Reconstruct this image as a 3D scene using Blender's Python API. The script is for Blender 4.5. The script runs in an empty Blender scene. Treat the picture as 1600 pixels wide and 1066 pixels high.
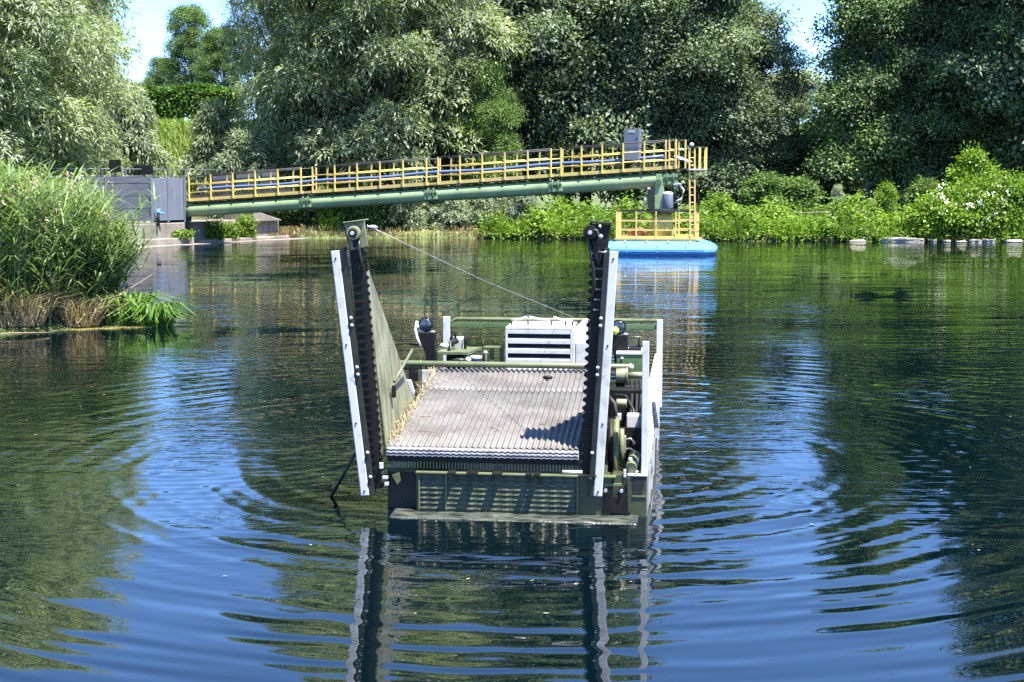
import bpy, bmesh, math, random
import numpy as np
from mathutils import Vector, Matrix

# ------------------------------------------------------------------ camera, sky, sun
scene = bpy.context.scene
col = scene.collection
R = math.radians

cam_data = bpy.data.cameras.new('camera')
cam = bpy.data.objects.new('camera', cam_data)
col.objects.link(cam)
cam.location = (0, 0, 3.0)
cam.rotation_euler = (R(90 - 6.272), 0, 0)
cam_data.sensor_width = 36
cam_data.lens = 52.0
cam_data.clip_end = 6000
scene.camera = cam

SUN = Vector((0.29, -0.26, 1.0)).normalized()
world = bpy.data.worlds.new('World')
scene.world = world
world.use_nodes = True
wn = world.node_tree
bg = wn.nodes['Background']
sky = wn.nodes.new('ShaderNodeTexSky')
sky.sky_type = 'NISHITA'
sky.sun_disc = False
sky.sun_elevation = math.asin(SUN.z)
sky.sun_rotation = math.atan2(SUN.x, SUN.y)
sky.air_density = 0.62
sky.dust_density = 0.0
sky.ozone_density = 10.0
wn.links.new(sky.outputs[0], bg.inputs[0])
bg.inputs[1].default_value = 0.135

sun_data = bpy.data.lights.new('sun', 'SUN')
sun_data.energy = 5.0
sun_data.angle = R(0.5)
sun_data.color = (1.0, 0.96, 0.88)
sun = bpy.data.objects.new('sun', sun_data)
col.objects.link(sun)
sun.rotation_euler = SUN.to_track_quat('Z', 'Y').to_euler()
sun.location = (20, -20, 60)

scene.view_settings.view_transform = 'Standard'
scene.view_settings.look = 'None'
scene.view_settings.exposure = 1.9
scene.view_settings.gamma = 1.0
scene.view_settings.use_curve_mapping = False
scene.cycles.use_denoising = False
scene.cycles.max_bounces = 6
scene.cycles.transparent_max_bounces = 4
scene.cycles.caustics_reflective = False
scene.cycles.caustics_refractive = False

rng = np.random.default_rng(7)
random.seed(7)

# ------------------------------------------------------------------ helpers
def tag(o, label=None, cat=None, group=None, kind=None):
    if label: o['label'] = label
    if cat: o['category'] = cat
    if group: o['group'] = group
    if kind: o['kind'] = kind
    return o

def empty(name, loc=(0, 0, 0), rz=0.0, parent=None):
    o = bpy.data.objects.new(name, None)
    o.empty_display_size = 0.2
    col.objects.link(o)
    o.location = loc
    o.rotation_euler = (0, 0, rz)
    if parent: o.parent = parent
    return o

def frame_from(d):
    d = Vector(d).normalized()
    a = Vector((0, 0, 1)) if abs(d.z) < 0.9 else Vector((1, 0, 0))
    x = d.cross(a).normalized()
    y = d.cross(x).normalized()
    return x, y, d

class MB:
    """collects shapes in one mesh"""
    def __init__(self):
        self.v = []; self.f = []; self.sm = []
    def add(self, vs, fs, smooth=False):
        b = len(self.v)
        self.v += [tuple(p) for p in vs]
        for f in fs:
            self.f.append(tuple(i + b for i in f)); self.sm.append(smooth)
        return self
    def box(self, lo, hi):
        x0, y0, z0 = lo; x1, y1, z1 = hi
        return self.add([(x0,y0,z0),(x1,y0,z0),(x1,y1,z0),(x0,y1,z0),(x0,y0,z1),(x1,y0,z1),(x1,y1,z1),(x0,y1,z1)],
                 [(0,3,2,1),(4,5,6,7),(0,1,5,4),(1,2,6,5),(2,3,7,6),(3,0,4,7)])
    def bar(self, p0, p1, w, d, up=(0, 1, 0)):
        """box along p0-p1, d measured along 'up', w across"""
        p0 = Vector(p0); p1 = Vector(p1)
        t = (p1 - p0).normalized()
        u = Vector(up); u = (u - t * u.dot(t)).normalized()
        s = t.cross(u).normalized()
        vs = []
        for p in (p0, p1):
            for a, b in ((-1,-1),(1,-1),(1,1),(-1,1)):
                vs.append(p + s * (a * w / 2) + u * (b * d / 2))
        return self.add(vs, [(0,1,2,3),(7,6,5,4),(0,4,5,1),(1,5,6,2),(2,6,7,3),(3,7,4,0)])
    def tube(self, pts, r, n=8, caps=True):
        pts = [Vector(p) for p in pts]
        rs = r if isinstance(r, (list, tuple)) else [r] * len(pts)
        vs = []; fs = []
        for i, p in enumerate(pts):
            if i == 0: d = pts[1] - pts[0]
            elif i == len(pts) - 1: d = pts[-1] - pts[-2]
            else: d = pts[i + 1] - pts[i - 1]
            x, y, _ = frame_from(d)
            for k in range(n):
                a = 2 * math.pi * k / n
                vs.append(p + (x * math.cos(a) + y * math.sin(a)) * rs[i])
        for i in range(len(pts) - 1):
            for k in range(n):
                k2 = (k + 1) % n
                fs.append((i*n + k, i*n + k2, (i+1)*n + k2, (i+1)*n + k))
        self.add(vs, fs, True)
        if caps:
            b = len(self.v) - len(vs)
            self.f.append(tuple(b + k for k in reversed(range(n)))); self.sm.append(False)
            e = b + (len(pts) - 1) * n
            self.f.append(tuple(e + k for k in range(n))); self.sm.append(False)
        return self
    def cyl(self, p0, p1, r, n=16, r1=None):
        return self.tube([p0, p1], [r, r if r1 is None else r1], n)
    def prism(self, poly, off):
        """polygon of 3-d points extruded by vector off"""
        n = len(poly); off = Vector(off)
        vs = [Vector(p) for p in poly] + [Vector(p) + off for p in poly]
        fs = [tuple(range(n)), tuple(reversed(range(n, 2*n)))]
        for i in range(n):
            j = (i + 1) % n
            fs.append((j, i, i + n, j + n))
        return self.add(vs, fs)
    def ball(self, c, r, nu=12, nv=8, sc=(1, 1, 1)):
        vs = []; fs = []
        for i in range(nv + 1):
            th = math.pi * i / nv
            for k in range(nu):
                a = 2 * math.pi * k / nu
                vs.append((c[0] + r*sc[0]*math.sin(th)*math.cos(a), c[1] + r*sc[1]*math.sin(th)*math.sin(a), c[2] + r*sc[2]*math.cos(th)))
        for i in range(nv):
            for k in range(nu):
                k2 = (k + 1) % nu
                fs.append((i*nu + k, (i+1)*nu + k, (i+1)*nu + k2, i*nu + k2))
        return self.add(vs, fs, True)
    def mesh(self, name):
        me = bpy.data.meshes.new(name)
        me.from_pydata(self.v, [], self.f)
        me.polygons.foreach_set('use_smooth', self.sm)
        bm = bmesh.new(); bm.from_mesh(me)
        bmesh.ops.recalc_face_normals(bm, faces=bm.faces)
        bm.to_mesh(me); bm.free()
        me.update()
        return me
    def build(self, name, mat, parent=None, bevel=0.0, origin=None, loc=None):
        if origin is not None:
            o_ = origin
            self.v = [(p[0]-o_[0], p[1]-o_[1], p[2]-o_[2]) for p in self.v]
        me = self.mesh(name)
        me.materials.append(mat)
        return obj(name, me, parent, bevel, loc)

def obj(name, me, parent=None, bevel=0.0, loc=None):
    o = bpy.data.objects.new(name, me)
    col.objects.link(o)
    if parent: o.parent = parent
    if loc is not None: o.location = loc
    if bevel:
        m = o.modifiers.new('bevel', 'BEVEL')
        m.width = bevel; m.segments = 2; m.limit_method = 'ANGLE'; m.angle_limit = R(40)
    return o

# ------------------------------------------------------------------ materials
class N:
    def __init__(self, name):
        self.m = bpy.data.materials.new(name)
        self.m.use_nodes = True
        self.t = self.m.node_tree
        self.b = self.t.nodes['Principled BSDF']
        self.out = self.t.nodes['Material Output']
    def node(self, typ, **kw):
        n = self.t.nodes.new(typ)
        for k, v in kw.items(): setattr(n, k, v)
        return n
    def link(self, a, b): self.t.links.new(a, b)
    def val(self, sock, v):
        if isinstance(v, bpy.types.NodeSocket): self.link(v, sock)
        else: sock.default_value = v
    def math(self, op, a, b=0.0, c=0.0, clamp=False):
        n = self.node('ShaderNodeMath', operation=op, use_clamp=clamp)
        self.val(n.inputs[0], a); self.val(n.inputs[1], b); self.val(n.inputs[2], c)
        return n.outputs[0]
    def vmath(self, op, a, b=(0, 0, 0)):
        n = self.node('ShaderNodeVectorMath', operation=op)
        self.val(n.inputs[0], a); self.val(n.inputs[1], b)
        return n.outputs['Value'] if op in ('LENGTH', 'DISTANCE', 'DOT_PRODUCT') else n.outputs[0]
    def noise(self, vec, scale, detail=3, rough=0.55, dist=0.0):
        n = self.node('ShaderNodeTexNoise')
        self.link(vec, n.inputs['Vector'])
        n.inputs['Scale'].default_value = scale
        n.inputs['Detail'].default_value = detail
        n.inputs['Roughness'].default_value = rough
        n.inputs['Distortion'].default_value = dist
        return n.outputs[0]
    def ramp(self, fac, stops):
        n = self.node('ShaderNodeValToRGB')
        self.link(fac, n.inputs[0])
        e = n.color_ramp.elements
        while len(e) < len(stops): e.new(0.5)
        for el, (p, c) in zip(e, stops):
            el.position = p; el.color = (*c, 1) if len(c) == 3 else c
        return n.outputs[0]
    def mix(self, fac, a, b, blend='MIX'):
        n = self.node('ShaderNodeMix', data_type='RGBA', blend_type=blend)
        self.val(n.inputs[0], fac)
        for s, v in ((n.inputs[6], a), (n.inputs[7], b)):
            if isinstance(v, bpy.types.NodeSocket): self.link(v, s)
            else: s.default_value = (*v, 1)
        return n.outputs[2]

def objco(n): return n.node('ShaderNodeTexCoord').outputs['Object']
def worldco(n): return n.node('ShaderNodeNewGeometry').outputs['Position']

def paint(name, c, c2=None, rough=0.45, metal=0.0, scale=6.0, lo=0.45, hi=0.7, grain=0.15, bump=0.0, spec=0.5, stretch=None, world=False):
    """painted / weathered surface: base colour, blotches of c2, fine grain"""
    n = N(name)
    co = worldco(n) if world else objco(n)
    if stretch: co = n.vmath('MULTIPLY', co, stretch)
    big = n.noise(co, scale, 5, 0.6)
    c2 = c2 or tuple(x * 0.7 for x in c)
    f = n.ramp(big, [(lo, (0, 0, 0)), (hi, (1, 1, 1))])
    cc = n.mix(f, c, c2)
    fine = n.noise(co, scale * 12, 3, 0.6)
    g = n.ramp(fine, [(0.25, (1 - grain * 1.6,) * 3), (0.75, (1 + grain * .2,) * 3)])
    cc = n.mix(1.0, cc, g, 'MULTIPLY')
    n.link(cc, n.b.inputs['Base Color'])
    rr = n.math('MULTIPLY_ADD', big, 0.3, rough - 0.15, clamp=True)
    n.link(rr, n.b.inputs['Roughness'])
    n.b.inputs['Metallic'].default_value = metal
    n.b.inputs['Specular IOR Level'].default_value = spec
    if bump:
        bn = n.node('ShaderNodeBump')
        bn.inputs['Strength'].default_value = 0.6
        bn.inputs['Distance'].default_value = bump
        n.link(fine, bn.inputs['Height'])
        n.link(bn.outputs[0], n.b.inputs['Normal'])
    return n.m

def leaf_mat(name, c, c2, rough=0.5, trans=0.3, spec=0.4, big=0.25):
    n = N(name)
    at = n.node('ShaderNodeAttribute', attribute_name='tint')
    f = at.outputs['Fac']
    cc = n.mix(f, c, c2)
    nz = n.noise(worldco(n), big, 2, 0.5)
    g = n.ramp(nz, [(0.35, (0.78, 0.8, 0.85)), (0.65, (1.12, 1.1, 0.95))])
    cc = n.mix(1.0, cc, g, 'MULTIPLY')
    n.link(cc, n.b.inputs['Base Color'])
    n.b.inputs['Roughness'].default_value = rough
    n.b.inputs['Specular IOR Level'].default_value = spec
    tr = n.node('ShaderNodeBsdfTranslucent')
    tc = n.mix(1.0, cc, (1.15, 1.25, 0.55), 'MULTIPLY')
    n.link(tc, tr.inputs[0])
    mx = n.node('ShaderNodeMixShader')
    mx.inputs[0].default_value = trans
    n.link(n.b.outputs[0], mx.inputs[1]); n.link(tr.outputs[0], mx.inputs[2])
    n.link(mx.outputs[0], n.out.inputs['Surface'])
    return n.m

M = {}
M['hull'] = paint('hull_green', (0.055, 0.066, 0.026), (0.025, 0.03, 0.013), 0.42, scale=3.5, grain=0.2)
M['olive'] = paint('olive_paint', (0.145, 0.165, 0.08), (0.085, 0.10, 0.045), 0.4, scale=5)
M['plate'] = paint('weathered_plate', (0.27, 0.27, 0.17), (0.13, 0.135, 0.07), 0.5, scale=4, stretch=(1, 3, 0.8), lo=0.4, hi=0.62, grain=0.2)
M['tank'] = paint('tank_green', (0.10, 0.17, 0.06), (0.07, 0.12, 0.045), 0.4, scale=4)
M['white'] = paint('white_paint', (0.58, 0.58, 0.59), (0.30, 0.265, 0.21), 0.38, scale=7, lo=0.52, hi=0.82, grain=0.14)
M['white_dirty'] = paint('white_dirty', (0.55, 0.55, 0.55), (0.36, 0.35, 0.33), 0.45, scale=7, grain=0.15)
M['side_grey'] = paint('side_grey', (0.40, 0.41, 0.37), (0.16, 0.17, 0.13), 0.4, scale=3, stretch=(1, 1, .5), lo=0.4, hi=0.68, grain=0.25)
M['black'] = paint('black_steel', (0.005, 0.005, 0.005), (0.014, 0.012, 0.009), 0.55, scale=9, spec=0.25)
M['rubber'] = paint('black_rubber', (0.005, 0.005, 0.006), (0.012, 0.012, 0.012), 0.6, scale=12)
M['dark_metal'] = paint('dark_metal', (0.035, 0.038, 0.03), (0.015, 0.015, 0.012), 0.45, metal=0.4, scale=8)
M['bright_metal'] = paint('bright_metal', (0.7, 0.7, 0.72), (0.5, 0.48, 0.45), 0.3, metal=0.7, scale=8)
M['belt'] = paint('belt_sheet', (0.180, 0.165, 0.150), (0.095, 0.085, 0.075), 0.55, scale=2.2, stretch=(1, 0.8, 1), lo=0.42, hi=0.68, grain=0.22, bump=0.002)
M['lip'] = paint('lip_steel', (0.36, 0.36, 0.39), (0.2, 0.2, 0.22), 0.4, metal=0.2, scale=9)
M['ledge'] = paint('wet_ledge', (0.12, 0.13, 0.11), (0.02, 0.026, 0.02), 0.25, scale=5, stretch=(1, 3, 1), lo=0.38, hi=0.62, grain=0.4, bump=0.006)
M['rail_yellow'] = paint('rail_yellow', (0.84, 0.62, 0.14), (0.80, 0.54, 0.20), 0.5, scale=0.35, world=True, lo=0.4, hi=0.6, grain=0.1)
M['cream_yellow'] = paint('cream_yellow', (0.66, 0.60, 0.16), (0.5, 0.42, 0.1), 0.45, scale=1.5)
M['pipe_green'] = paint('pipe_green', (0.28, 0.37, 0.19), (0.19, 0.26, 0.125), 0.4, scale=1.1, grain=0.08)
M['pipe_dark'] = paint('pipe_dark_green', (0.07, 0.12, 0.05), (0.04, 0.06, 0.03), 0.5, scale=3)
M['deck_dark'] = paint('deck_dark', (0.03, 0.03, 0.028), (0.05, 0.045, 0.035), 0.6, scale=3)
M['deck_tan'] = paint('deck_tan', (0.48, 0.33, 0.12), (0.3, 0.22, 0.1), 0.6, scale=2)
M['blue'] = paint('float_blue', (0.12, 0.35, 0.72), (0.07, 0.22, 0.52), 0.3, scale=1.6, lo=0.5, hi=0.75, grain=0.1)
M['blue_hose'] = paint('hose_blue', (0.10, 0.16, 0.34), (0.16, 0.22, 0.36), 0.4, scale=1.2)
M['grey_steel'] = paint('grey_steel', (0.22, 0.24, 0.28), (0.16, 0.175, 0.21), 0.45, metal=0.2, scale=1.3, grain=0.12)
M['grey_dark'] = paint('grey_sheet', (0.08, 0.09, 0.115), (0.13, 0.135, 0.155), 0.5, metal=0.1, scale=2.2, stretch=(0.5, 0.5, 4), grain=0.15)
M['grey_light'] = paint('grey_panel', (0.175, 0.195, 0.245), (0.13, 0.145, 0.18), 0.5, metal=0.1, scale=1.5, stretch=(3, 3, .4))
M['concrete'] = paint('concrete', (0.30, 0.265, 0.225), (0.13, 0.11, 0.09), 0.85, scale=0.9, stretch=(1, 1, 0.5), lo=0.42, hi=0.7, grain=0.3, bump=0.02)
M['stone'] = paint('shore_stone', (0.46, 0.42, 0.37), (0.3, 0.26, 0.22), 0.85, scale=1.4, grain=0.3, bump=0.03)
M['bark'] = paint('bark', (0.12, 0.10, 0.08), (0.06, 0.05, 0.04), 0.9, scale=1.2, stretch=(2, 2, .4), grain=0.4, bump=0.02)
M['bark_pale'] = paint('bark_pale', (0.21, 0.20, 0.175), (0.11, 0.10, 0.085), 0.9, scale=1.0, stretch=(2, 2, .4), grain=0.4, bump=0.02)
M['dry'] = leaf_mat('dry_straw', (0.27, 0.20, 0.12), (0.52, 0.43, 0.29), 0.7, 0.2)
M['scum'] = paint('algae_mat', (0.30, 0.25, 0.06), (0.2, 0.18, 0.05), 0.6, scale=4, grain=0.5, bump=0.01)
M['driftwood'] = paint('driftwood', (0.3, 0.25, 0.2), (0.2, 0.16, 0.12), 0.8, scale=5)
M['lens'] = paint('blue_lens', (0.02, 0.032, 0.05), (0.07, 0.10, 0.14), 0.1, scale=14, grain=0.1, spec=0.9)
M['hivis'] = paint('lime_tag', (0.6, 0.68, 0.1), None, 0.5)
M['brown_fabric'] = paint('rusty_red', (0.25, 0.10, 0.05), (0.15, 0.07, 0.04), 0.7)

M['willow'] = leaf_mat('willow_leaf', (0.14, 0.19, 0.085), (0.48, 0.54, 0.38), 0.45, 0.42, 0.35)
M['willow_grey'] = leaf_mat('willow_grey_leaf', (0.13, 0.175, 0.10), (0.45, 0.51, 0.38), 0.45, 0.42, 0.35)
M['dark_leaf'] = leaf_mat('dark_leaf', (0.036, 0.06, 0.034), (0.26, 0.33, 0.22), 0.45, 0.36, 0.3)
M['poplar'] = leaf_mat('poplar_leaf', (0.05, 0.09, 0.035), (0.25, 0.35, 0.17), 0.45, 0.4, 0.3)
M['green_leaf'] = leaf_mat('green_leaf', (0.06, 0.115, 0.03), (0.16, 0.25, 0.07), 0.5, 0.3, 0.3)
M['lush'] = leaf_mat('lush_leaf', (0.07, 0.145, 0.010), (0.22, 0.34, 0.045), 0.5, 0.35, 0.3, 0.4)
M['hedge_leaf'] = leaf_mat('hedge_leaf', (0.05, 0.12, 0.015), (0.12, 0.23, 0.035), 0.5, 0.3)
M['reed'] = leaf_mat('reed_leaf', (0.09, 0.16, 0.055), (0.27, 0.35, 0.16), 0.42, 0.3, 0.4, 0.8)
M['sedge'] = leaf_mat('sedge_leaf', (0.06, 0.14, 0.025), (0.16, 0.27, 0.07), 0.45, 0.3, 0.4, 1.5)
M['field'] = leaf_mat('field_grass', (0.15, 0.24, 0.04), (0.30, 0.37, 0.09), 0.6, 0.35)
M['petal'] = leaf_mat('white_petal', (0.75, 0.75, 0.7), (0.8, 0.8, 0.78), 0.6, 0.3)
M['fleck'] = leaf_mat('fleck', (0.12, 0.15, 0.06), (0.36, 0.36, 0.25), 0.7, 0.0)

# ground
n = N('ground')
co = worldco(n)
a = n.noise(co, 0.35, 5, 0.6)
b = n.noise(co, 6.0, 4, 0.7)
c1 = n.ramp(a, [(0.3, (0.09, 0.075, 0.045)), (0.5, (0.085, 0.12, 0.035)), (0.7, (0.15, 0.19, 0.05))])
n.link(n.mix(1.0, c1, n.ramp(b, [(0.2, (0.5, 0.5, 0.5)), (0.8, (1.2, 1.2, 1.2))]), 'MULTIPLY'), n.b.inputs['Base Color'])
n.b.inputs['Roughness'].default_value = 0.95
bn = n.node('ShaderNodeBump'); bn.inputs['Distance'].default_value = 0.06
n.link(b, bn.inputs['Height']); n.link(bn.outputs[0], n.b.inputs['Normal'])
M['ground'] = n.m

# water
BO = Vector((0.035, 13.061, 0.0))     # the boat's bow on the water
n = N('water')
n.b.inputs['Base Color'].default_value = (0.0003, 0.003, 0.0045, 1)
n.b.inputs['IOR'].default_value = 1.85
n.b.inputs['Specular IOR Level'].default_value = 0.5
n.b.inputs['Roughness'].default_value = 0.015
P = worldco(n)
warp = n.noise(P, 0.55, 2, 0.5)
warp = n.math('MULTIPLY_ADD', warp, 2.6, -1.3)
terms = []
RM = n.ramp(n.noise(P, 0.42, 2, 0.5), [(0.34, (0.25,) * 3), (0.6, (1.0,) * 3)])
def rings(cx, cy, lam, amp, r0, r1, soft, wk):
    r = n.vmath('DISTANCE', P, (cx, cy, 0))
    ph = n.math('MULTIPLY_ADD', r, 2 * math.pi / lam, n.math('MULTIPLY', warp, wk))
    s = n.math('SINE', ph)
    e0 = n.node('ShaderNodeMapRange', interpolation_type='SMOOTHSTEP')
    n.link(r, e0.inputs[0]); e0.inputs[1].default_value = r0 - soft; e0.inputs[2].default_value = r0
    e1 = n.node('ShaderNodeMapRange', interpolation_type='SMOOTHSTEP')
    n.link(r, e1.inputs[0]); e1.inputs[1].default_value = r1; e1.inputs[2].default_value = r1 + soft * 2
    e1.inputs[3].default_value = 1; e1.inputs[4].default_value = 0
    env = n.math('MULTIPLY', e0.outputs[0], e1.outputs[0])
    terms.append(n.math('MULTIPLY', s, n.math('MULTIPLY', n.math('MULTIPLY', env, RM), amp)))
rings(-1.1, 13.3, 0.25, 0.0006, 0.6, 3.6, 1.5, 2.6)
rings(1.4, 13.6, 0.31, 0.0008, 0.6, 4.2, 1.5, 2.6)
rings(0.6, 16.0, 0.44, 0.0025, 2.2, 8.2, 2.0, 1.6)
rings(0.4, 15.2, 0.58, 0.0016, 1.8, 7.0, 2.0, 1.8)
rings(0.2, 15.0, 0.95, 0.0011, 3.0, 8.0, 3.0, 1.5)
rings(0.3, 15.6, 0.21, 0.0008, 1.8, 7.2, 1.5, 2.2)
rings(-3.4, 16.4, 0.22, 0.0008, 0.3, 2.2, 0.9, 2.6)
rings(3.9, 17.6, 0.28, 0.0012, 0.4, 2.8, 1.0, 2.6)
# wind ripples in patches, crests across the view
Ps = n.vmath('MULTIPLY', P, (0.55, 1.5, 1.0))
patch = n.noise(P, 0.16, 2, 0.5)
pm = n.ramp(patch, [(0.40, (0.12,) * 3), (0.62, (1,) * 3)])
w1 = n.noise(Ps, 2.1, 2, 0.5, 0.4)
w2 = n.noise(Ps, 5.2, 2, 0.5, 0.6)
w3 = n.noise(n.vmath('MULTIPLY', P, (0.35, 1.0, 1.0)), 0.75, 1, 0.5)
near = n.node('ShaderNodeMapRange', interpolation_type='SMOOTHSTEP')
sp = n.node('ShaderNodeSeparateXYZ'); n.link(P, sp.inputs[0])
n.link(sp.outputs[1], near.inputs[0])
near.inputs[1].default_value = 9.6; near.inputs[2].default_value = 13.5
near.inputs[3].default_value = 0.05; near.inputs[4].default_value = 1.0
far = n.node('ShaderNodeMapRange', interpolation_type='SMOOTHSTEP')
n.link(sp.outputs[1], far.inputs[0])
far.inputs[1].default_value = 20; far.inputs[2].default_value = 42
far.inputs[3].default_value = 1.0; far.inputs[4].default_value = 0.55
amp = n.math('MULTIPLY', n.math('MULTIPLY', pm, near.outputs[0]), far.outputs[0])
terms.append(n.math('MULTIPLY', n.math('MULTIPLY', w1, amp), 0.030))
terms.append(n.math('MULTIPLY', n.math('MULTIPLY', w2, amp), 0.010))
terms.append(n.math('MULTIPLY', w3, 0.016))
w4 = n.noise(n.vmath('MULTIPLY', P, (0.8, 1.3, 1.0)), 11.0, 2, 0.55, 0.8)
chop = n.ramp(n.noise(P, 0.3, 2, 0.5), [(0.5, (0,) * 3), (0.68, (1,) * 3)])
terms.append(n.math('MULTIPLY', n.math('MULTIPLY', n.math('MULTIPLY', w4, chop), near.outputs[0]), 0.0045))
h = terms[0]
for t_ in terms[1:]: h = n.math('ADD', h, t_)
bn = n.node('ShaderNodeBump'); bn.inputs['Strength'].default_value = 1.0; bn.inputs['Distance'].default_value = 1.0
n.link(h, bn.inputs['Height']); n.link(bn.outputs[0], n.b.inputs['Normal'])
M['water'] = n.m

# ------------------------------------------------------------------ terrain and water
POND = np.array([(-30, -14), (-16, 8), (-13.5, 20), (-11.0, 27.2), (-8.6, 29.6), (-8.4, 31.0), (-10.5, 35), (-15, 45), (-19, 58), (-17.4, 65.6),
                 (-12.3, 73.6), (-11, 75.0), (-3.2, 75.2), (3.2, 73.7), (10.8, 71.5), (18.3, 70.7), (25, 70), (36, 68), (42, 55), (44, 20), (40, -14)], float)
def pond_dist(X, Y):
    """signed distance: positive on land"""
    d = np.full(X.shape, 1e9); inside = np.zeros(X.shape, bool)
    k = len(POND)
    for i in range(k):
        a = POND[i]; b = POND[(i + 1) % k]
        ab = b - a
        t = np.clip(((X - a[0]) * ab[0] + (Y - a[1]) * ab[1]) / (ab @ ab), 0, 1)
        d = np.minimum(d, np.hypot(X - a[0] - t * ab[0], Y - a[1] - t * ab[1]))
        cr = ((a[1] > Y) != (b[1] > Y)) & (X < (b[0] - a[0]) * (Y - a[1]) / (b[1] - a[1] + 1e-12) + a[0])
        inside ^= cr
    return np.where(inside, -d, d)
def sstep(a, b, x):
    t = np.clip((x - a) / (b - a), 0, 1); return t * t * (3 - 2 * t)
def ground_z(X, Y):
    X = np.asarray(X, float); Y = np.asarray(Y, float)
    d = pond_dist(X, Y)
    z = np.where(d < 0, -1.6 * sstep(0, 3.5, -d) - 0.02, 0.02 + 0.28 * sstep(0, 0.8, d) + 0.5 * sstep(0.8, 7, d))
    wob = 0.12 * np.sin(X * 0.9 + 1.3) * np.cos(Y * 0.7) + 0.08 * np.sin(X * 2.1 + Y * 1.7)
    z = z + np.where(d > 0, wob * sstep(0.2, 3, d), 0)
    emb = 5.6 * sstep(79, 101, Y) * (1 - sstep(-16, -6, X))
    z = z + emb * (d > 0)
    return z
def gz(x, y): return float(ground_z(np.array([x]), np.array([y]))[0])

xs = np.unique(np.concatenate([np.linspace(-60, 60, 200), np.linspace(-160, 160, 60), np.linspace(-2500, 2500, 40)]))
ys = np.unique(np.concatenate([np.linspace(-20, 120, 230), np.linspace(-100, 220, 50), np.linspace(-1500, 3500, 40)]))
X, Y = np.meshgrid(xs, ys)
Z = ground_z(X, Y)
vs = np.stack([X.ravel(), Y.ravel(), Z.ravel()], 1)
nx, ny = len(xs), len(ys)
ii = (np.arange(ny - 1)[:, None] * nx + np.arange(nx - 1)[None, :]).ravel()
fs = np.stack([ii, ii + 1, ii + nx + 1, ii + nx], 1)
def np_mesh(name, vs, fs, mat, tint=None, smooth=False):
    me = bpy.data.meshes.new(name)
    k = fs.shape[1]
    me.vertices.add(len(vs)); me.vertices.foreach_set('co', np.ascontiguousarray(vs, np.float32).ravel())
    me.loops.add(fs.size); me.loops.foreach_set('vertex_index', np.ascontiguousarray(fs, np.int32).ravel())
    me.polygons.add(len(fs)); me.polygons.foreach_set('loop_start', np.arange(0, fs.size, k, dtype=np.int32))
    me.polygons.foreach_set('loop_total', np.full(len(fs), k, np.int32))
    if smooth: me.polygons.foreach_set('use_smooth', np.ones(len(fs), bool))
    if tint is not None:
        at = me.attributes.new('tint', 'FLOAT', 'FACE')
        at.data.foreach_set('value', np.ascontiguousarray(tint, np.float32))
    me.materials.append(mat)
    me.update(calc_edges=True)
    return me
g = obj('ground', np_mesh('ground', vs, fs, M['ground'], smooth=True))
tag(g, 'grassy earth bank sloping down around the pond', 'ground', kind='structure')

wx = np.linspace(-48, 48, 3); wy = np.linspace(-14, 80, 3)
X, Y = np.meshgrid(wx, wy)
vs = np.stack([X.ravel(), Y.ravel(), np.zeros(9)], 1)
ii = (np.arange(2)[:, None] * 3 + np.arange(2)[None, :]).ravel()
wo = obj('water', np_mesh('water', vs, np.stack([ii, ii+1, ii+4, ii+3], 1), M['water']))
tag(wo, 'rippled blue green pond water reflecting trees and sky', 'water', kind='structure')

# ------------------------------------------------------------------ foliage
def norm(a): return a / (np.linalg.norm(a, axis=1, keepdims=True) + 1e-9)
def leaves(pos, axis, nrm, L, W, tint):
    """diamond leaves folded a little along the midrib"""
    axis = norm(axis)
    side = norm(np.cross(axis, nrm))
    up = np.cross(side, axis)
    L = np.asarray(L)[:, None]; W = np.asarray(W)[:, None]
    a = pos
    b = pos + axis * L * 0.45 + side * W * 0.5 + up * W * 0.12
    c = pos + axis * L - up * L * 0.08
    d = pos + axis * L * 0.45 - side * W * 0.5 + up * W * 0.12
    vs = np.stack([a, b, c, d], 1).reshape(-1, 3)
    k = len(pos)
    fs = np.arange(4 * k).reshape(k, 4)
    return vs, fs, np.clip(tint, 0, 1)
def join(parts):
    V = []; F = []; T = []; o = 0
    for v, f, t in parts:
        V.append(v); F.append(f + o); T.append(t); o += len(v)
    return np.concatenate(V), np.concatenate(F), np.concatenate(T)
def rand_dir(rg, k): return norm(rg.normal(size=(k, 3)))

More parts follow.
